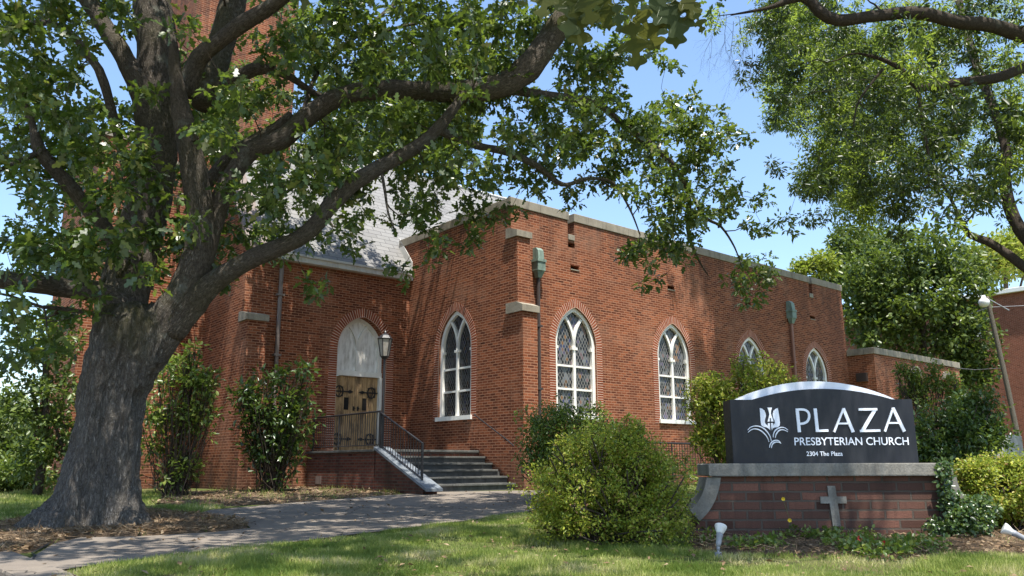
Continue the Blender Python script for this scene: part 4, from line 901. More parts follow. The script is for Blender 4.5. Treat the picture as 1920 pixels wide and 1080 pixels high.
LIMBS = [  # (px, py, depth, width px)
 [(225, 720, 10.75, 90), (221, 650, 10.8, 112), (224, 590, 10.85, 106), (240, 520, 11.0, 104), (268, 420, 11.3, 98), (290, 300, 11.4, 96), (300, 180, 11.4, 94), (293, 80, 11.4, 96), (285, -20, 11.4, 88), (280, -260, 11.5, 70), (300, -600, 11.6, 30)],
 [(290, 300, 11.4, 60), (272, 200, 11.2, 52), (235, 110, 11, 46), (190, 40, 10.9, 42), (150, -20, 10.8, 40), (60, -150, 10.4, 26), (-60, -300, 10, 12)],
 [(240, 330, 11.2, 20), (195, 155, 10.7, 22), (170, 110, 10.6, 20), (130, 60, 10.4, 17), (80, 42, 10.2, 14), (20, 50, 10, 8)],
 [(225, 790, 10.7, 30), (260, 705, 10.7, 62), (294, 645, 10.68, 84), (322, 592, 10.65, 88), (352, 540, 10.6, 76), (376, 450, 10.5, 66), (370, 360, 10.4, 60), (356, 280, 10.3, 54), (342, 215, 10.2, 46), (330, 150, 10.1, 34), (325, 80, 10.0, 20)],
 [(352, 570, 10.62, 60), (370, 510, 10.6, 56), (388, 450, 10.6, 52), (412, 380, 10.6, 46), (438, 325, 10.6, 44), (475, 280, 10.65, 45), (525, 262, 10.7, 47), (578, 218, 10.8, 46), (635, 182, 10.9, 44), (720, 168, 11.1, 44), (820, 172, 11.3, 48), (900, 168, 11.4, 56), (958, 152, 11.5, 62), (1000, 115, 11.6, 66), (1040, 60, 11.7, 60), (1085, -10, 11.8, 56), (1180, -180, 12, 40), (1300, -400, 12.3, 20)],
 [(930, 165, 11.5, 26), (1000, 175, 11.9, 21), (1060, 183, 12.3, 19), (1120, 195, 12.8, 18), (1170, 235, 13.4, 17), (1225, 275, 14, 15), (1268, 318, 14.6, 13), (1292, 370, 15.1, 11), (1290, 430, 15.5, 10), (1306, 480, 15.8, 6), (1330, 520, 16, 1)],
 [(1285, 340, 14.8, 10), (1320, 405, 15.4, 8), (1352, 425, 15.7, 6), (1378, 465, 15.9, 4), (1392, 505, 16, 1)],
 [(318, 620, 10.65, 70), (352, 580, 10.6, 64), (385, 545, 10.5, 54), (420, 515, 10.4, 46), (480, 482, 10.3, 42), (540, 458, 10.2, 38), (585, 428, 10.2, 38), (620, 385, 10.2, 42), (660, 345, 10.3, 40), (715, 312, 10.4, 36), (780, 276, 10.5, 32), (822, 240, 10.6, 28), (860, 190, 10.8, 22), (900, 130, 11, 14)],
 [(822, 244, 10.6, 22), (890, 272, 11.2, 18), (950, 285, 11.6, 18), (1005, 310, 12, 16), (1055, 346, 12.4, 11), (1100, 335, 12.8, 9), (1148, 342, 13.1, 7), (1180, 390, 13.4, 5), (1200, 440, 13.6, 3)],
 [(385, 350, 10.9, 30), (430, 292, 11, 28), (480, 262, 11, 28), (520, 238, 11, 26), (547, 214, 11, 22)],
 [(345, 180, 10.6, 48), (372, 110, 10.5, 44), (405, 82, 10.4, 40), (450, 48, 10.3, 40), (495, 20, 10.2, 38), (545, -15, 10.1, 34), (680, -120, 9.8, 20)],
 [(385, 200, 11.2, 60), (398, 140, 11.3, 62), (415, 80, 11.4, 62), (436, 10, 11.5, 60), (450, -60, 11.6, 52), (480, -300, 12, 30)],
 [(400, 165, 11.2, 42), (440, 148, 11.1, 36), (478, 130, 11.0, 34), (512, 132, 11.0, 24), (545, 145, 11.1, 18), (580, 168, 11.2, 14), (640, 200, 11.4, 7)],
 [(250, 590, 10.7, 50), (215, 565, 10.6, 52), (180, 548, 10.5, 50), (110, 538, 10.2, 44), (50, 530, 9.9, 44), (0, 524, 9.7, 42), (-120, 490, 9.2, 30), (-260, 430, 8.8, 14)],
 [(235, 480, 10.9, 40), (170, 395, 10.5, 36), (110, 325, 10.2, 32), (75, 285, 10, 30), (60, 230, 9.9, 16), (40, 180, 9.8, 9)],
 [(75, 285, 10, 14), (40, 300, 9.8, 11), (0, 318, 9.6, 9), (-40, 330, 9.5, 5)],
 [(190, 590, 10.6, 12), (110, 578, 10.3, 9), (80, 576, 10.1, 8), (20, 555, 9.9, 6), (-30, 545, 9.7, 4)],
 [(700, 160, 11.2, 16), (690, 100, 11.4, 12), (720, 60, 11.6, 9), (800, 40, 12, 6)],
 [(560, 240, 11, 12), (600, 130, 11.6, 12), (690, 50, 12.2, 10), (760, -10, 12.8, 6)],
 [(715, 320, 10.4, 8), (722, 360, 10.3, 7), (728, 400, 10.3, 5), (740, 430, 10.3, 3)],
]
mbt = MB(); mbt.add(TV_, TF_)
for i in (0, 3, 4, 6, 12):
    P, Rr = px2(LIMBS[i], .9); Q, W = smooth_path(P, Rr, .08); k = {0: 26, 3: 26, 4: 14, 6: 18, 12: 10}[i]; V, F, U = tube_geo(Q[:k], W[:k], 24); mbt.add(V, F)
to = mesh_np('trunk', mbt.V, mbt.F, m_trunk3, oak); md = to.modifiers.new('r', 'REMESH'); md.mode = 'VOXEL'; md.voxel_size = .02; md.use_smooth_shade = True
m2 = to.modifiers.new('s', 'SMOOTH'); m2.iterations = 9; m2.factor = .6
dg = bpy.context.evaluated_depsgraph_get(); dg.update(); me_ = bpy.data.meshes.new_from_object(to.evaluated_get(dg)); to.modifiers.clear(); old = to.data; to.data = me_; bpy.data.meshes.remove(old); me_.name = 'trunk'
nv = len(me_.vertices); Vv = np.zeros(nv*3); me_.vertices.foreach_get('co', Vv); Vv = Vv.reshape(-1, 3); Nv = np.zeros(nv*3); me_.vertices.foreach_get('normal', Nv); Nv = Nv.reshape(-1, 3)
q = Vv*np.array([1, 1, .2]); dsp = -np.abs(vnoise(q, 7.5))*.085-np.abs(vnoise(q, 17., 3.))*.055+vnoise(Vv, 2.2, 1.)*.02
me_.vertices.foreach_set('co', (Vv+Nv*dsp[:, None]).ravel()); me_.polygons.foreach_set('use_smooth', [True]*len(me_.polygons)); me_.update()
SP = []; SR = []
for i, L_ in enumerate(LIMBS):
    P, Rr = px2(L_, .86); nseg = 20 if max(Rr) > .15 else (12 if max(Rr) > .06 else 8)
    o, Q, W = limb_tube(P, Rr, nseg, m_barklimb, 'limb', oak, amp=.2 if max(Rr) > .1 else .12)
    SP += list(Q)[2:]; SR += list(W)[2:]
# moss cushion and stub end seen on the inner limbs
def grow(nodes, SP, SR, r_end, name, mat, parent, k=5, rmax=.035, jit=.12):
    SPa = np.array(SP); SRa = np.array(SR); mb = MB()
    nodes = list(nodes); D = np.array([np.min(np.linalg.norm(SPa-p, axis=1)) for p in nodes]); order = np.argsort(D)
    add = []; addr = []
    cur = SPa.copy(); curr = SRa.copy(); maxlen = 0
    for i in order:
        p = nodes[i]; d = np.linalg.norm(cur-p, axis=1)+curr*0; j = int(np.argmin(d)); a = cur[j]; L = d[j]
        if L < .05: continue
        r0 = min(curr[j]*.75, rmax, .006+L*.014); n = max(2, int(L/.16)); pts = []
        perp = np.cross(p-a, RNG.normal(size=3)); perp /= np.linalg.norm(perp)+1e-9
        for q in range(n+1):
            t = q/n; pts.append(a+(p-a)*t+perp*math.sin(t*math.pi)*L*jit+RNG.normal(size=3)*.02*(0 < q < n)*min(1, L))
        rr = [max(r_end, r0*(1-t)+r_end*t) for t in np.linspace(0, 1, n+1)]
        mb.tube(pts, rr, k, cap=False); cur = np.vstack([cur, pts[1:]]); curr = np.concatenate([curr, rr[1:]])
    mb.build(name, mat, parent, smooth=True)
OG = ["785511122577899887641000", "774411126879999846653000", "775333442157889836841000", "887767762357889455765510", "877887754466776378777652", "568997535553464463278830", "379999613654767310015643", "689999433543223310000352", "678783552121100000001104", "354201000000000000000002", "740000000000000000000000", "410000000000000000000000"]
OG = [r.ljust(24, '0') for r in OG]
OG[7] = "689999436331133000037521"; OG[6] = "379999635532455311015642"; OG[5] = "568997435553465463278840"; OG[8] = "678783500121100000001105"
def grid_nodes(Gd, x0, cell, depf, sprf, kden, nzs=.9, nzt=.25, occ=None):
    nodes = []; 
    for j, row in enumerate(Gd):
        for i, ch in enumerate(row):
            d = int(ch)
            if not d: continue
            xc = x0+(i+.5)*cell; Y0 = depf(xc); area = (cell*Y0/1530.)**2; n = kden*(d/9)**1.25*area
            n = int(n)+(RNG.random() < n-int(n))
            for q in range(n):
                for tr_ in range(4):
                    x = x0+(i+RNG.random())*cell; y = (j+RNG.random())*cell
                    Y = max(depf(x)+RNG.normal()*sprf(x), 8.9); p = onD(x, y, Y)
                    if occ is not None and RNG.random() < .8 and np.any(((x-occ[0])**2+(y-occ[1])**2 < (occ[3]*.5+16)**2) & (Y-.15 < occ[2])): continue
                    if mn.noise(Vector(p)*nzs)*.5+.5 > nzt+RNG.random()*.25: break
                else: continue
                nodes.append(p)
    return nodes
OCC = [[], [], [], []]
for P_, R_ in zip(SP, SR):
    v_ = M@(P_-O)
    if R_ > .07 and v_[2] > 0: OCC[0].append(960+FP*v_[0]/v_[2]); OCC[1].append(540+FP*v_[1]/v_[2]); OCC[2].append(P_[1]); OCC[3].append(2*R_*FP/v_[2])
OCC = [np.array(a) for a in OCC]
dep = lambda x: float(np.interp(x, [0, 400, 700, 1000, 1200, 1420], [10.2, 10.9, 11.3, 12.4, 14.2, 15.9])); spr = lambda x: float(np.interp(x, [0, 700, 1100, 1400], [1.5, 1.4, 1.1, .5]))
vis = grid_nodes(OG, 0, 60, dep, spr, 31, nzs=1.05, nzt=.38, occ=OCC)
vis = [p for p in vis if RNG.random() > shade_bad(p)*.25]
OG2 = [''.join(c if 5 < i < 15 and 1 < j < 5 else '0' for i, c in enumerate(r)) for j, r in enumerate(OG[:6])]
deep = grid_nodes(OG2, 0, 60, lambda x: 20.0, lambda x: .7, 30)
deep = [p for p in deep if RNG.random() > shade_bad(p)]; vis += deep
out_n = []
while len(out_n) < 440:
    p = np.array([-3.2, 10.2, 10.2])+rdir(1)[0]*np.array([9.5, 8., 4.2])*RNG.random()**.4
    if p[2] < 4.2 or p[0] < -9.5 or in_frame(p) or RNG.random() < shade_bad(p) or mn.noise(Vector(p)*.45) < -.05: continue
    out_n.append(p)
def aimed(u0, u1, v, z0, z1, n, Gd, gx0, hmin, hmax, thr, dmin):
    """crown parts that stand between the sun and a wall, where the crown is seen in the photo"""
    res = []; k = 0; TT_ = 0
    while len(res) < n and k < 60000:
        k += 1; p = B(u0+(u1-u0)*RNG.random(), v, z0+(z1-z0)*RNG.random())-SUN*(hmin+(hmax-hmin)*RNG.random())
        if shade_bad(p) > .5 or mn.noise(Vector((p[0]*.9, p[1]*.9, p[2]*.5))) < thr: continue
        w_ = M@(p-O); x = 960+FP*w_[0]/w_[2]; y = 540+FP*w_[1]/w_[2]
        if y > -20:
            i, j = int((x-gx0)//60), int(y//60)
            if not (0 <= i < len(Gd[0]) and 0 <= j < len(Gd)) or int(Gd[j][i]) < dmin: continue
        res.append(p)
    return res
AIM1 = aimed(-4.8, -.2, 4.75, 1.5, 6.4, 125, OG, 0, 1.6, 9, .0, 5)
nodes = vis+out_n+AIM1
grow(nodes, SP, SR, .004, 'branches', m_twig, oak)
def foliage(nodes, kcl, rad, kleaf, spread, size, tmpl, mt, parent, name='foliage', flat_=.7, droop=.1, out=None):
    Nn = np.repeat(np.array(nodes), kcl, axis=0); c = Nn+rdir(len(Nn))*rad*RNG.random((len(Nn), 1))**.5*np.array([1, 1, flat_])
    P, A, N2, S = rosettes(c, kleaf, spread, size, droop=droop)
    return leaves(name, P, A, N2, S, tmpl, mt, parent), c
foliage(vis+AIM1, 6, .29, 9, .085, .145, T_oaks(), m_loak, oak, 'crown')
foliage(out_n, 7, .62, 9, .13, .2, T_oaks(), m_loak, oak, 'crown')
# ---- close sprig of oak leaves hanging at the top
spr_ = thing('oak_sprig', 'sprig of large yellow green oak leaves hanging close from the top edge', 'branch', onD(1180, -60, 2.0))
mb = MB(); tw_ = [onD(900, -160, 2.3), onD(1020, -60, 2.1), onD(1120, -20, 2.0), onD(1210, -15, 1.95), onD(1290, -20, 1.95), onD(1330, -10, 2.0)]; mb.tube(smooth_path(tw_, [1]*6, .03)[0], .004, 7); mb.build('twig', m_twig, spr_)
LV = [(1180, 30, 1200, 128, .9), (1190, 10, 1240, 95, .8), (1075, -20, 1092, 80, .9), (1100, -30, 1062, 60, .8), (1040, -30, 1010, 25, .8), (1130, -20, 1145, 55, .9), (1160, -30, 1120, 40, .8), (1220, -20, 1285, 62, .8), (1255, -30, 1318, 28, .8), (1240, -25, 1235, 60, .9), (1280, -30, 1300, 45, .8), (1300, 20, 1322, 60, .35), (1010, -40, 1040, 10, .9), (1200, -50, 1175, 30, .9), (1085, -40, 1110, 45, .9), (1150, 0, 1170, 62, .8), (1265, -10, 1270, 85, .6), (1060, -40, 1085, 30, 1)]
P = []; A = []; N3 = []; S = []
for (a, b, c2, d2, k) in LV:
    Yq = 1.98+RNG.normal()*.05; p = onD(a, b, Yq); q = onD(c2, d2, Yq+RNG.normal()*.03); P.append(p); A.append(q-p); S.append(np.linalg.norm(q-p)*.98); N3.append(np.array([RNG.normal()*.25, -1, RNG.normal()*.3+.1]))
T = T_oak(); ol_ = smooth_path([np.array(p) for p in T[0]]+[T[0][0]], [1]*(len(T[0])+1), .025)[0][:-1]; T = (np.array(ol_), [tuple(range(len(ol_)))]); TT = T[0].copy(); TT[:, 1] = np.where(np.abs(TT[:, 1]) > .12, TT[:, 1]*1.15, TT[:, 1]*.7)
leaves('leaf', np.array(P), np.array(A), np.array(N3), np.array(S), (TT, T[1]), m_lnear, spr_)
VV = []; VF = []
def vs(x0, y0, x1, y1, w):
    k = len(VV); VV.extend([(x0, y0-w, 0), (x0, y0+w, 0), (x1, y1+w*.3, 0), (x1, y1-w*.3, 0)]); VF.append((k, k+1, k+2, k+3))
vs(0, 0, .5, 0, .011); vs(.5, 0, .97, 0, .008)
for x0, x1, y1 in ((.1, .24, .14), (.32, .55, .24), (.48, .64, .28), (.66, .85, .15)):
    for s in (-1, 1): vs(x0, 0, x1, s*y1, .0055)
VA = np.array(VV); VA[:, 2] = -.22*VA[:, 0]**2+np.abs(VA[:, 1])*.35; up_ = VA.copy(); up_[:, 2] += .012; dn_ = VA.copy(); dn_[:, 2] -= .012
leaves('vein', np.array(P), np.array(A), np.array(N3), np.array(S), (np.vstack([up_, dn_]), VF+[tuple(i+len(VV) for i in f) for f in VF]), m_lvein, spr_)
# ---- willow oak on the right
wb = np.array([10.3, 13.5, gz(13.5)])
wo = thing('willow_oak_tree', 'tall fine leaved tree leaning in from the right with drooping backlit branches', 'tree', wb)
WL = [
 [(2120, 1010, 13.5, 110), (2090, 800, 13.5, 90), (2060, 600, 13.5, 80), (2040, 400, 13.6, 72), (2050, 200, 13.8, 64), (2090, 0, 14, 54), (2100, -300, 14.3, 30)],
 [(2060, 250, 13.8, 40), (1990, 95, 13, 34), (1920, 68, 12.6, 31), (1860, 48, 12.4, 29), (1790, 40, 12.2, 27), (1720, 24, 12.1, 26), (1640, 30, 12, 24), (1570, 38, 12, 25), (1535, 20, 12, 24), (1505, -5, 12, 20), (1440, 15, 12, 8), (1370, 28, 12, 3)],
 [(2050, 300, 13.7, 34), (1980, 105, 13.2, 26), (1920, 126, 13, 22), (1868, 146, 12.9, 21), (1800, 154, 12.8, 18), (1750, 160, 12.7, 16), (1722, 165, 12.7, 14), (1690, 130, 12.7, 11), (1650, 110, 12.6, 8), (1610, 100, 12.6, 5)],
 [(2040, 520, 14, 50), (1965, 480, 14.2, 30), (1920, 440, 14.4, 26), (1892, 385, 14.5, 24), (1884, 330, 14.5, 22), (1886, 280, 14.5, 19), (1860, 200, 14.8, 16), (1830, 120, 15.4, 18), (1812, 60, 16, 16), (1795, -10, 16.6, 14)],
 [(2030, 620, 14, 30), (1960, 530, 14.2, 22), (1920, 500, 14.4, 19), (1880, 470, 14.5, 17), (1850, 452, 14.6, 16), (1818, 440, 14.7, 13), (1800, 410, 14.8, 8), (1770, 350, 15, 5), (1720, 290, 15.2, 3)],
 [(1722, 165, 12.7, 10), (1730, 230, 12.8, 7), (1742, 300, 12.9, 5), (1740, 350, 13, 3)],
 [(1655, 130, 12.6, 6), (1610, 190, 12.6, 4), (1600, 240, 12.6, 3)],
 [(2050, 200, 13.8, 40), (1900, -300, 10, 34), (1700, -900, 7, 26), (1500, -1500, 6, 14)],
]
SP = []; SR = []
for i, L_ in enumerate(WL[:-1]):
    P, Rr = px2(L_); o, Q, W = limb_tube(P, Rr, 18 if i == 0 else 12, m_bark2, 'trunk' if i == 0 else 'limb', wo, amp=.12); SP += list(Q); SR += list(W)
P = [np.array(p) for p in ((10.1, 13.6, 5.5), (7.8, 10.5, 7.6), (5.2, 7.8, 8.2), (3.2, 6.2, 8.4), (1.6, 5., 8.2))]; o, Q, W = limb_tube(P, [.2, .15, .11, .07, .03], 12, m_bark2, 'limb', wo); SP += list(Q); SR += list(W)
WG = ["1384334465", "0157667743", "0168678745", "0064688767", "0005688878", "0037999898", "0012666532", "0000001100", "0000000000"]
depw = lambda x: 14.6+1.0*math.sin(x*.013); sprw = lambda x: 1.6
vis2 = grid_nodes(WG, 1320, 60, depw, sprw, 26, nzt=.34)
WG2 = WG[:5]
vis2 += grid_nodes(WG2, 1320, 60, lambda x: float(np.interp(x, [1400, 1600, 1750, 1900], [20.8, 24.2, 27.6, 29])), lambda x: .7, 15)
top2 = []
while len(top2) < 150:
    p = np.array([3.5, 6.1, 8.6])+rdir(1)[0]*np.array([2.3, 1.5, 1.0])*RNG.random()**.5
    if in_frame(p): continue
    top2.append(p)
side2 = []
while len(side2) < 200:
    p = np.array([10.5, 13.5, 9.5])+rdir(1)[0]*np.array([6., 5., 4.5])*RNG.random()**.4
    if in_frame(p) or RNG.random() < shade_bad(p): continue
    side2.append(p)
AIM2 = aimed(7.2, 16.4, 0, 1.8, 7.7, 820, WG, 1320, 3, 14, -.02, 4)
grow(vis2+AIM2+top2+side2, SP, SR, .003, 'branches', m_twig, wo, jit=.1)
vis2 += AIM2
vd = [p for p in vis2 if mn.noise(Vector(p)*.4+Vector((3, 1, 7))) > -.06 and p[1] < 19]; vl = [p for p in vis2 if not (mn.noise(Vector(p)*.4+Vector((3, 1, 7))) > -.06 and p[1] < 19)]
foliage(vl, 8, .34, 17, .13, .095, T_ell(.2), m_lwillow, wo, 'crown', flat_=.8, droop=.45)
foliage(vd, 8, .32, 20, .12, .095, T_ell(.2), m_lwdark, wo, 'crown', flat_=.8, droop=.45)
foliage(top2, 6, .5, 12, .16, .13, T_ell(.22), m_lwillow, wo, 'crown'); foliage(side2, 5, .8, 10, .25, .18, T_ell(.22), m_lwillow, wo, 'crown')
# bare hanging twigs at its left tip
mb = MB()
def twigrec(p, d, L, r, lv):
    n = 4; pts = [p]
    for q in range(n): d = d+RNG.normal(size=3)*.13; d[2] -= .1; d /= np.linalg.norm(d); pts.append(pts[-1]+d*L/n)
    mb.tube(pts, [r*(1-.5*t/n) for t in range(n+1)], 4, cap=False)
    if lv:
        for q in range(4): twigrec(pts[1+q % n], d+RNG.normal(size=3)*.6, L*.6, r*.55, lv-1)
for (a, b, lx) in ((1348, 32, -.3), (1362, 28, -.1), (1385, 30, .0), (1400, 60, .05), (1410, 90, .1), (1375, 40, -.15)): twigrec(onD(a, b, 12.), np.array([lx, 0, -1.]), .62, .004, 3)
mb.tube(smooth_path([onD(1440, 15, 12), onD(1390, 24, 12), onD(1345, 30, 12)], [1]*3, .05)[0], .008, 5); mb.build('bare_twigs', m_twig, wo)
# ---- background trees
def bgtree(name, label, px, pyb, Y, blobs, n, size, mt, tmpl, kl=7, trunk=(.25, .12), group=None):
    b = onD(px, 880, Y); b[2] = gz(Y); t = thing(name, label, 'tree', b, group)
    cen = []; mb_n = []
    for (x, y, rx, ry) in blobs:
        c = onD(x, y, Y); k = Y/1530.; m = int(n*(rx*ry)/sum(q[2]*q[3] for q in blobs))
        d = rdir(m); rr = RNG.random((m, 1))**.35; P = c+d*rr*np.array([rx*k, rx*k*.85, ry*k]); P += (vnoise(P, 1.1)[:, None])*.5*d*rx*k*.5; P = P[vnoise(P, 1.6/max(.6, rx*k/2), 3.) > -.04]; cen.append(P); mb_n.append(c)
    cen = np.concatenate(cen); P, A, N2, S = rosettes(cen, kl, size*1.1, size); leaves('crown', P, A, N2, S, tmpl, mt, t)
    top = mb_n[0]; q, w = smooth_path([b, b+(top-b)*.4+np.array([.1, 0, 0]), top], [trunk[0], trunk[0]*.8, trunk[1]], .3); mbb = MB(); mbb.tube(q, w, 10)
    for c in mb_n[1:]: mbb.tube([b+(top-b)*.45, (c+b+(top-b)*.5)/2+np.array([0, 0, .3]), c], [trunk[1], trunk[1]*.7, .03], 6)
    mbb.build('trunk', m_bark2, t, smooth=True); return t
bgtree('magnolia_tree', 'dense broad leaved tree with pale leaf clumps behind the low brick annex', 1730, 880, 41, [(1730, 580, 120, 95), (1650, 600, 75, 80), (1810, 640, 60, 90), (1700, 480, 90, 60), (1790, 520, 80, 70), (1620, 530, 50, 60), (1815, 700, 45, 50)], 5600, .26, m_lbg, T_ell(.3))
bgtree('broadleaf_tree', 'rounded mid green tree rising behind the far end of the hall parapet', 1625, 880, 52, [(1625, 495, 85, 70), (1600, 450, 50, 35), (1660, 530, 70, 60), (1570, 515, 40, 50)], 2600, .3, m_lbg, T_ell(.28))
bgtree('broadleaf_tree', 'yellow green tree top beyond the flat roof at the right edge', 1885, 880, 50, [(1885, 480, 70, 50), (1830, 490, 40, 30), (1930, 470, 60, 50)], 1700, .3, m_lyel, T_ell(.28))
bgtree('broadleaf_tree', 'small pale yellow tree top left of the rounded tree behind the parapet', 1505, 880, 48, [(1510, 505, 32, 22), (1540, 495, 30, 26)], 420, .26, m_lyel, T_ell(.28))
bgtree('broadleaf_tree', 'tall leafy tree growing against the left corner of the brick tower', 75, 880, 17.5, [(85, 640, 65, 70), (95, 760, 60, 80), (60, 850, 60, 60), (120, 850, 50, 60), (40, 740, 40, 50)], 1400, .12, m_lbg, T_ell(.28), trunk=(.1, .05))
bgtree('broadleaf_tree', 'loose pale green tree at the far left edge beyond the lawn', 0, 880, 24, [(10, 810, 60, 45), (-60, 790, 80, 60), (30, 865, 60, 40), (-40, 850, 80, 50)], 1600, .16, m_lbg, T_ell(.28), trunk=(.12, .06))
bgtree('broadleaf_tree', 'distant green tree behind the pale tree at the left edge', -80, 880, 60, [(-80, 800, 160, 70), (20, 830, 80, 50)], 1800, .4, m_lbg, T_ell(.3))
# ---- shrubs
def shrub(name, label, blobs, Y, n, size, mt, tmpl, kl=6, stems=7, thr=-.2, cat='shrub', dz=1.0, sp=1.2, up=.3):
    c0 = onD(blobs[0][0], blobs[0][1], Y); b = np.array([c0[0], Y, gz(Y)]); t = thing(name, label, cat, b); cen = []; tot = sum(q[2]*q[3] for q in blobs); tips = []; SH = []
    for q_ in blobs:
        (x, y, rx, ry) = q_[:4]; Yq = Y+(q_[4] if len(q_) > 4 else 0); c = onD(x, y, Yq); k = Yq/1530.; m = int(n*(rx*ry)/tot); d = rdir(m); rr = RNG.random((m, 1))**.4
        lump = 1+.6*vnoise(d*2.6+c, 1.0)[:, None]; P = c+d*rr*lump*np.array([rx*k, rx*k*dz, ry*k]); P = P[vnoise(P, 3.2, 3.) > thr]; P = P[P[:, 2] > gz(Y)+.03]; cen.append(P); tips.append(c)
        for j in range(int(stems*2)): 
            e = c+rdir(1)[0]*np.array([rx*k, rx*k, ry*k])*.92; tips.append(e)
    for q_ in blobs:   # stray shoots standing out of the mass
        (x, y, rx, ry) = q_[:4]; Yq = Y+(q_[4] if len(q_) > 4 else 0); c = onD(x, y, Yq); k = Yq/1530.
        for j in range(int(3+rx*k*9)):
            d = rdir(1)[0]; d[2] = abs(d[2])*.8+.1; d /= np.linalg.norm(d); s0 = c+d*np.array([rx*k, rx*k*dz, ry*k])*.85; dd = d*.6+np.array([0, 0, .75])+RNG.normal(size=3)*.2; dd /= np.linalg.norm(dd); L = (.12+.3*RNG.random())*min(1.1, ry*k*1.3)
            m = max(3, int(L/(size*.7))); pts = [s0+dd*L*t+np.array([0, 0, -.25*L*t*t]) for t in np.linspace(0, 1, m)]; cen.append(np.array(pts)); SH.append(pts)
    cen = np.concatenate(cen); P, A, N2, S = rosettes(cen, kl, size*sp, size, up=up); leaves('foliage', P, A, N2, S, tmpl, mt, t)
    mb = MB()
    for e in tips:
        st_ = b+np.array([RNG.normal()*.12, RNG.normal()*.12, 0]); mid = (st_+e)/2+RNG.normal(size=3)*.08; mb.tube(smooth_path([st_, mid, e], [.014, .01, .003], .12)[0], .008, 5, cap=False)
    for pts in SH: mb.tube(pts, .0035, 4, cap=False)
    mb.build('stems', m_twig, t); return t
shrub('abelia_shrub', 'large sunlit yellow green mounded shrub on the lawn left of the sign', [(1140, 925, 125, 88), (1060, 930, 80, 80), (1225, 935, 75, 75), (1130, 855, 80, 55), (1190, 870, 70, 55), (1150, 985, 140, 40), (1185, 812, 26, 26), (1080, 865, 50, 45)], 8.7, 9000, .034, m_lshrub, T_ell(.27), kl=8, stems=9, thr=-.14, sp=1.5)
shrub('evergreen_shrub', 'dark green arching shrub covering the foot of the corner buttress', [(1060, 840, 80, 60), (1030, 800, 55, 50), (1090, 790, 55, 35), (1120, 830, 60, 50), (1020, 870, 50, 50), (1165, 850, 50, 45), (1250, 900, 60, 50)], 14.5, 3600, .065, m_lmid, T_ell(.25), thr=-.15)
shrub('evergreen_shrub', 'sunlit leafy shrub in front of the hall windows behind the left end of the sign', [(1375, 770, 85, 75), (1330, 740, 45, 45), (1420, 710, 55, 45), (1340, 830, 45, 50), (1410, 800, 60, 60), (1480, 735, 30, 25)], 15.5, 4600, .07, m_lshrub, T_ell(.27), thr=-.12)
shrub('evergreen_shrub', 'dark bushy shrub filling the gap between the sign and the annex wall', [(1790, 815, 65, 62), (1745, 850, 45, 55), (1835, 775, 45, 45), (1850, 835, 40, 45), (1740, 850, 40, 50), (1775, 870, 90, 30)], 13.0, 3600, .075, m_ldark, T_ell(.25), thr=-.16)
shrub('climbing_shrub', 'thin upright leafy shoots growing against the annex wall', [(1710, 720, 10, 45), (1755, 715, 14, 40), (1790, 735, 16, 40), (1690, 715, 8, 40), (1730, 735, 10, 35)], 16.5, 620, .07, m_lmid, T_ell(.25), thr=-.3)
shrub('abelia_shrub', 'yellow green shrub with reddish shoots at the right edge beside the sign', [(1880, 915, 80, 60), (1940, 930, 90, 80), (1845, 950, 50, 45), (1830, 890, 35, 28), (1935, 880, 40, 22)], 9.8, 7500, .04, m_lshrub, T_ell(.27), kl=8, thr=-.2, sp=1.5)
shrub('camellia_shrub', 'glossy camellia shrub standing against the brick wall left of the landing', [(515, 800, 55, 55), (480, 770, 42, 40), (555, 770, 40, 45), (520, 860, 42, 48), (500, 720, 38, 25), (565, 705, 25, 16), (460, 738, 22, 16), (545, 830, 42, 45), (485, 840, 30, 30)], 18.3, 800, .14, m_ldark, T_ell(.24), thr=-.02, sp=1.5, dz=.7)
shrub('evergreen_shrub', 'tall loose shrub with bright leaf tips just right of the oak trunk', [(345, 740, 60, 55), (300, 800, 50, 60), (370, 790, 40, 40), (330, 700, 38, 30), (300, 880, 40, 45), (340, 885, 30, 35), (380, 720, 30, 35), (365, 660, 12, 14)], 17.0, 760, .12, m_lmid, T_ell(.25), thr=.0, sp=1.5, dz=.7)
# shrub row far left under the trees
shrub('evergreen_shrub', 'low pale green shrub at the left edge of the lawn', [(25, 900, 70, 28), (-40, 890, 70, 35)], 19.0, 1500, .1, m_lmid, T_ell(.28))
# ivy on the right end of the sign base
iv = thing('ivy_vine', 'green ivy climbing the right end of the brick sign base', 'vine', gnd(1800, 1000))
PI_ = []; 
for (x, y, rx, ry, n, Yo) in ((1815, 978, 48, 26, 300, 9.0), (1838, 955, 34, 26, 180, 9.05), (1775, 915, 7, 50, 90, 9.08), (1768, 890, 8, 24, 40, 9.08), (1790, 950, 22, 26, 120, 9.1), (1755, 985, 20, 12, 70, 9.05), (1773, 872, 10, 8, 20, 9.1)):
    for q in range(n): a = RNG.random()*6.283; r = RNG.random()**.5; PI_.append(onD(x+rx*r*math.cos(a), y+ry*r*math.sin(a), Yo+RNG.normal()*.05))
P, A, N2, S = rosettes(np.array(PI_), 3, .05, .045); N2 = unit(N2+np.array([0, -1.0, 0])); leaves('foliage', P, A, N2, S, T_ell(.38), m_ldark, iv)
mb = MB(); mb.tube([gnd(1800, 1000), onD(1790, 960, 9.12), onD(1778, 920, 9.12), onD(1770, 890, 9.1), onD(1772, 872, 9.1)], .006, 5); mb.tube([gnd(1800, 1000), onD(1765, 985, 9.12), onD(1758, 975, 9.12)], .005, 5); mb.build('stem', m_stem, iv)
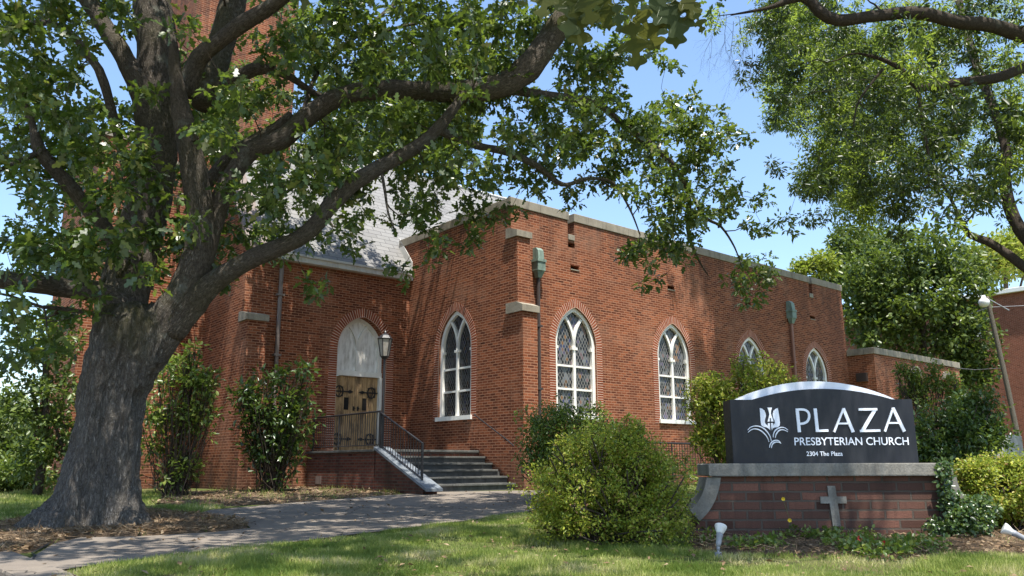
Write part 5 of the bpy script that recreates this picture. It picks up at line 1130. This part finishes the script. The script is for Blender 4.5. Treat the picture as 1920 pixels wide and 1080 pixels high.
# weeds and flowers before the sign
wd = []; 
for (x, y, rx, ry, n) in ((1650, 1032, 70, 12, 200), (1590, 1020, 50, 12, 80), (1520, 1000, 22, 10, 60), (1475, 998, 14, 9, 34), (1560, 1003, 22, 9, 60), (1622, 1002, 14, 10, 30), (1420, 1022, 60, 8, 90), (1330, 1005, 20, 10, 30), (1720, 1025, 60, 10, 120)):
    for q in range(n): a = RNG.random()*6.283; r = RNG.random()**.5; p = gnd(x+rx*r*math.cos(a), min(1056, y+8+ry*r*math.sin(a))); p[2] += .02+RNG.random()*.08; wd.append(p)
P, A, N2, S = rosettes(np.array(wd), 4, .04, .05); tagobj(leaves('weeds', P, A, N2, S, T_ell(.34), m_lmid), kind='stuff')
def flower(name, label, p, base, mt, r, petals, group):
    t = thing(name, label, 'flower', base, group); mb = MB(); mb.tube(smooth_path([base, (base+p)/2+np.array([.01, 0, 0]), p], [1]*3, .03)[0], .0025, 5); mb.build('stem', m_stem, t)
    mb = MB()
    for lay in range(2):
        for k in range(petals):
            a = 2*math.pi*k/petals+lay*.4; d = np.array([math.cos(a), -.5, math.sin(a)*.9+.3]); d /= np.linalg.norm(d); s = np.cross(d, [0, -1, .3]); s /= np.linalg.norm(s); rr = r*(1-.3*lay); mb.add([p, p+d*rr*.55+s*rr*.38, p+d*rr, p+d*rr*.55-s*rr*.38], [(0, 1, 2, 3)])
    mb.build('petals', mt, t)
flower('yellow_flower', 'upper yellow flower on a thin stem in front of the sign bricks', onD(1468, 936, 9.0), gnd(1490, 1012), m_yel, .026, 7, 'yellow flowers before the sign')
flower('yellow_flower', 'lower yellow flower on a thin stem in front of the sign bricks', onD(1480, 976, 9.0), gnd(1494, 1012), m_yel, .028, 7, 'yellow flowers before the sign')
for (x, y, l) in ((1612, 1013, 'red flower nearest the foot of the stone cross'), (1638, 1017, 'small red flower between the two larger red flowers'), (1657, 1024, 'red flower lowest and farthest right in the mulch bed')):
    flower('red_flower', l, gnd(x, y+13)+np.array([0, -.02, .085]), gnd(x, y+13), m_red, .038 if x != 1638 else .022, 8, 'red flowers before the sign')
# ================================================================== SMALL THINGS
def spotlight(label, base, p1, ax, k=1.0):
    t = thing('spotlight', label, 'spotlight', base, 'spotlights lighting the sign'); ax = np.array(ax, float); ax /= np.linalg.norm(ax)
    mb = MB(); mb.tube([base-np.array([0, 0, .03]), base+np.array([0, 0, .05])], [.032, .03], 10); mb.tube([base+np.array([0, 0, .05]), base+(p1-base)*.55], [.012, .012], 8); mb.build('stake', m_grey, t)
    mb = MB(); s = [p1-ax*.03, p1+ax*.005, p1+ax*.07, p1+ax*.075, p1+ax*.1]; mb.tube(s, [.016, .025, .028, .032, .03], 16); mb.tube([base+(p1-base)*.5, p1-ax*.02], [.016, .016], 8); mb.build('lamp_holder', m_grey, t, smooth=True)
    q = p1+ax*.095; V, F, U = tube_geo([q, q+ax*.02, q+ax*.05, q+ax*.078, q+ax*.088, q+ax*.09], [.028, .034, .048, .057, .055, .046], 24); mesh_np('bulb', V, F, m_bulb, t, smooth=True)
b1 = gnd(1347, 1046); spotlight('left spotlight with white bulb aimed up at the sign, before the scroll bracket', b1, b1+np.array([.012, .02, .12]), (.28, .45, .8))
b2 = gnd(1932, 1034); spotlight('right spotlight at the edge of the mulch bed, tilted left toward the sign', b2, b2+np.array([-.03, .03, .12]), (-.75, .3, .45))
ww = thing('low_wall', 'weathered white low wall behind the yellow green shrub at the right', 'wall', (9.3, 14.5, gz(14.5)))
a, b = onD(1852, 815, 14.5), onD(1915, 815, 14.5); mb = MB(); mb.box(a[0], b[0], 14.5, 15.2, .2, a[2], bv=.03); mb.build('wall_block', m_concwall, ww)
# lamp on a wooden pole
pb, pt = onD(1927, 915, 24), onD(1850, 556, 24)
pl_ = thing('wooden_lamp_pole', 'leaning weathered wooden pole with a white lamp beside the far brick building', 'lamp post', pb)
V, F, U = tube_geo(smooth_path([pb, (pb+pt)/2+np.array([.04, 0, 0]), pt], [.08, .072, .06], .3)[0], smooth_path([pb, (pb+pt)/2, pt], [.08, .072, .06], .3)[1], 12); mesh_np('pole', V, F, m_pole, pl_, uv=[(u*.7, l) for u, l in U], smooth=True)
lh = onD(1845, 566, 23.9); mb = MB(); mb.tube([lh+np.array([0, 0, .2]), lh+np.array([0, 0, .12]), lh+np.array([0, 0, .06]), lh, lh-np.array([0, 0, .1]), lh-np.array([0, 0, .16])], [.04, .07, .13, .16, .13, .06], 14); mb.build('lamp_head', m_bulb, pl_, smooth=True)
mb = MB(); mb.tube([lh+np.array([0, 0, .15]), (lh+pt)/2+np.array([0, 0, .12]), pt-np.array([0, 0, .15])], .02, 6); mb.tube([pt-np.array([0, 0, .05]), onD(1892, 582, 24)], .018, 6); mb.tube([onD(1858, 575, 24), onD(1832, 584, 24)], .014, 6); mb.build('bracket_arm', m_grey, pl_)
for (y0, y1, l) in ((690, 675, 'upper thin wire running left from the wooden lamp pole'), (578, 600, 'thin wire running right from the top of the wooden lamp pole')):
    t = onD(1879, 690, 24) if y0 == 690 else onD(1856, 576, 24); e = onD(1790, 690, 30) if y0 == 690 else onD(2050, 560, 24)
    tagobj(MB().tube([t, (t+e)/2-np.array([0, 0, .06]), e], .008, 5).build('utility_wire', m_grey, base=t), l, 'wire')
# far brick building
fb = thing('brick_building', 'large flat roofed red brick building with white roof trim at the right behind the trees', 'building', B(38, -6, .43))
ub = 38.0; 
def pL(x, y): 
    r_ = ray(x, y); n_ = Rd; p0 = C0+Rd*ub; return O+r_*((p0-O)@n_)/(r_@n_)
zt_ = pL(1885, 543)[2]; vfar = (pL(1560, 590)-C0)@Ld; 
mb = MB(); mb.buv(ub, ub+14, -14, vfar+4, 0, zt_-.25); mb.build('wall', m_brickfar, fb)
mb = MB(); mb.buv(ub-.25, ub+14.2, -14.2, vfar+4.2, zt_-.25, zt_, bv=.02); mb.build('roof_trim', m_white, fb)
v0_, v1_ = ((pL(1832, 560)-C0)@Ld, (pL(1812, 563)-C0)@Ld); mb = MB(); mb.buv(ub-.03, ub+.02, min(v0_, v1_), max(v0_, v1_), zt_-2.6, zt_-.9); mb.build('window_panel', m_trim, fb)
# ================================================================== CAMERA, LIGHT, SKY
cam = bpy.data.cameras.new('camera'); co = bpy.data.objects.new('camera', cam); C.objects.link(co)
cam.sensor_width = 36; cam.lens = FP/1920*36; cam.clip_end = 2000; cam.clip_start = .05
Mt = M.T; rot = Matrix(((Mt[0][0], -Mt[0][1], -Mt[0][2]), (Mt[1][0], -Mt[1][1], -Mt[1][2]), (Mt[2][0], -Mt[2][1], -Mt[2][2])))
co.matrix_world = Matrix.Translation(Vector(O)) @ rot.to_4x4(); SC.camera = co
L_ = bpy.data.lights.new('sun', 'SUN'); L_.energy = 5.0; L_.angle = R(.53); L_.color = (1, .95, .87); lo = bpy.data.objects.new('sun', L_); C.objects.link(lo)
sd = Vector(SUN).normalized(); lo.rotation_euler = sd.to_track_quat('-Z', 'Y').to_euler(); lo.location = (0, 0, 30)
el = math.asin(-sd.z); azs = math.atan2(-sd.x, -sd.y)
w = bpy.data.worlds.new('World'); SC.world = w; w.use_nodes = True; nt = w.node_tree; nt.nodes.clear()
sky = nd(nt, 'ShaderNodeTexSky', sky_type='NISHITA'); sky.sun_disc = False; sky.sun_elevation = el; sky.sun_rotation = azs % (2*math.pi); sky.air_density = 1.2; sky.dust_density = 1.0; sky.ozone_density = 4.0
tc = nd(nt, 'ShaderNodeTexCoord').outputs['Generated']
cl = nd(nt, 'ShaderNodeTexNoise', {'Vector': nd(nt, 'ShaderNodeMapping', {'Vector': tc, 'Scale': (1, 1, 3)}).outputs[0], 'Scale': 2.3, 'Detail': 7, 'Roughness': .6}).outputs[0]
cm = maprange(nt, cl, .62, .85, 0, .5)
colr = mixc(nt, cm, sky.outputs[0], (6.5, 7.2, 8.2))
bg = nd(nt, 'ShaderNodeBackground', {'Color': colr, 'Strength': .145}); wo_ = nd(nt, 'ShaderNodeOutputWorld'); nt.links.new(bg.outputs[0], wo_.inputs[0])
SC.view_settings.view_transform = 'Standard'; SC.view_settings.look = 'None'; SC.view_settings.exposure = 0.98; SC.view_settings.gamma = 1
SC.render.engine = 'CYCLES'; SC.cycles.max_bounces = 8; SC.cycles.transparent_max_bounces = 8; SC.cycles.use_denoising = True
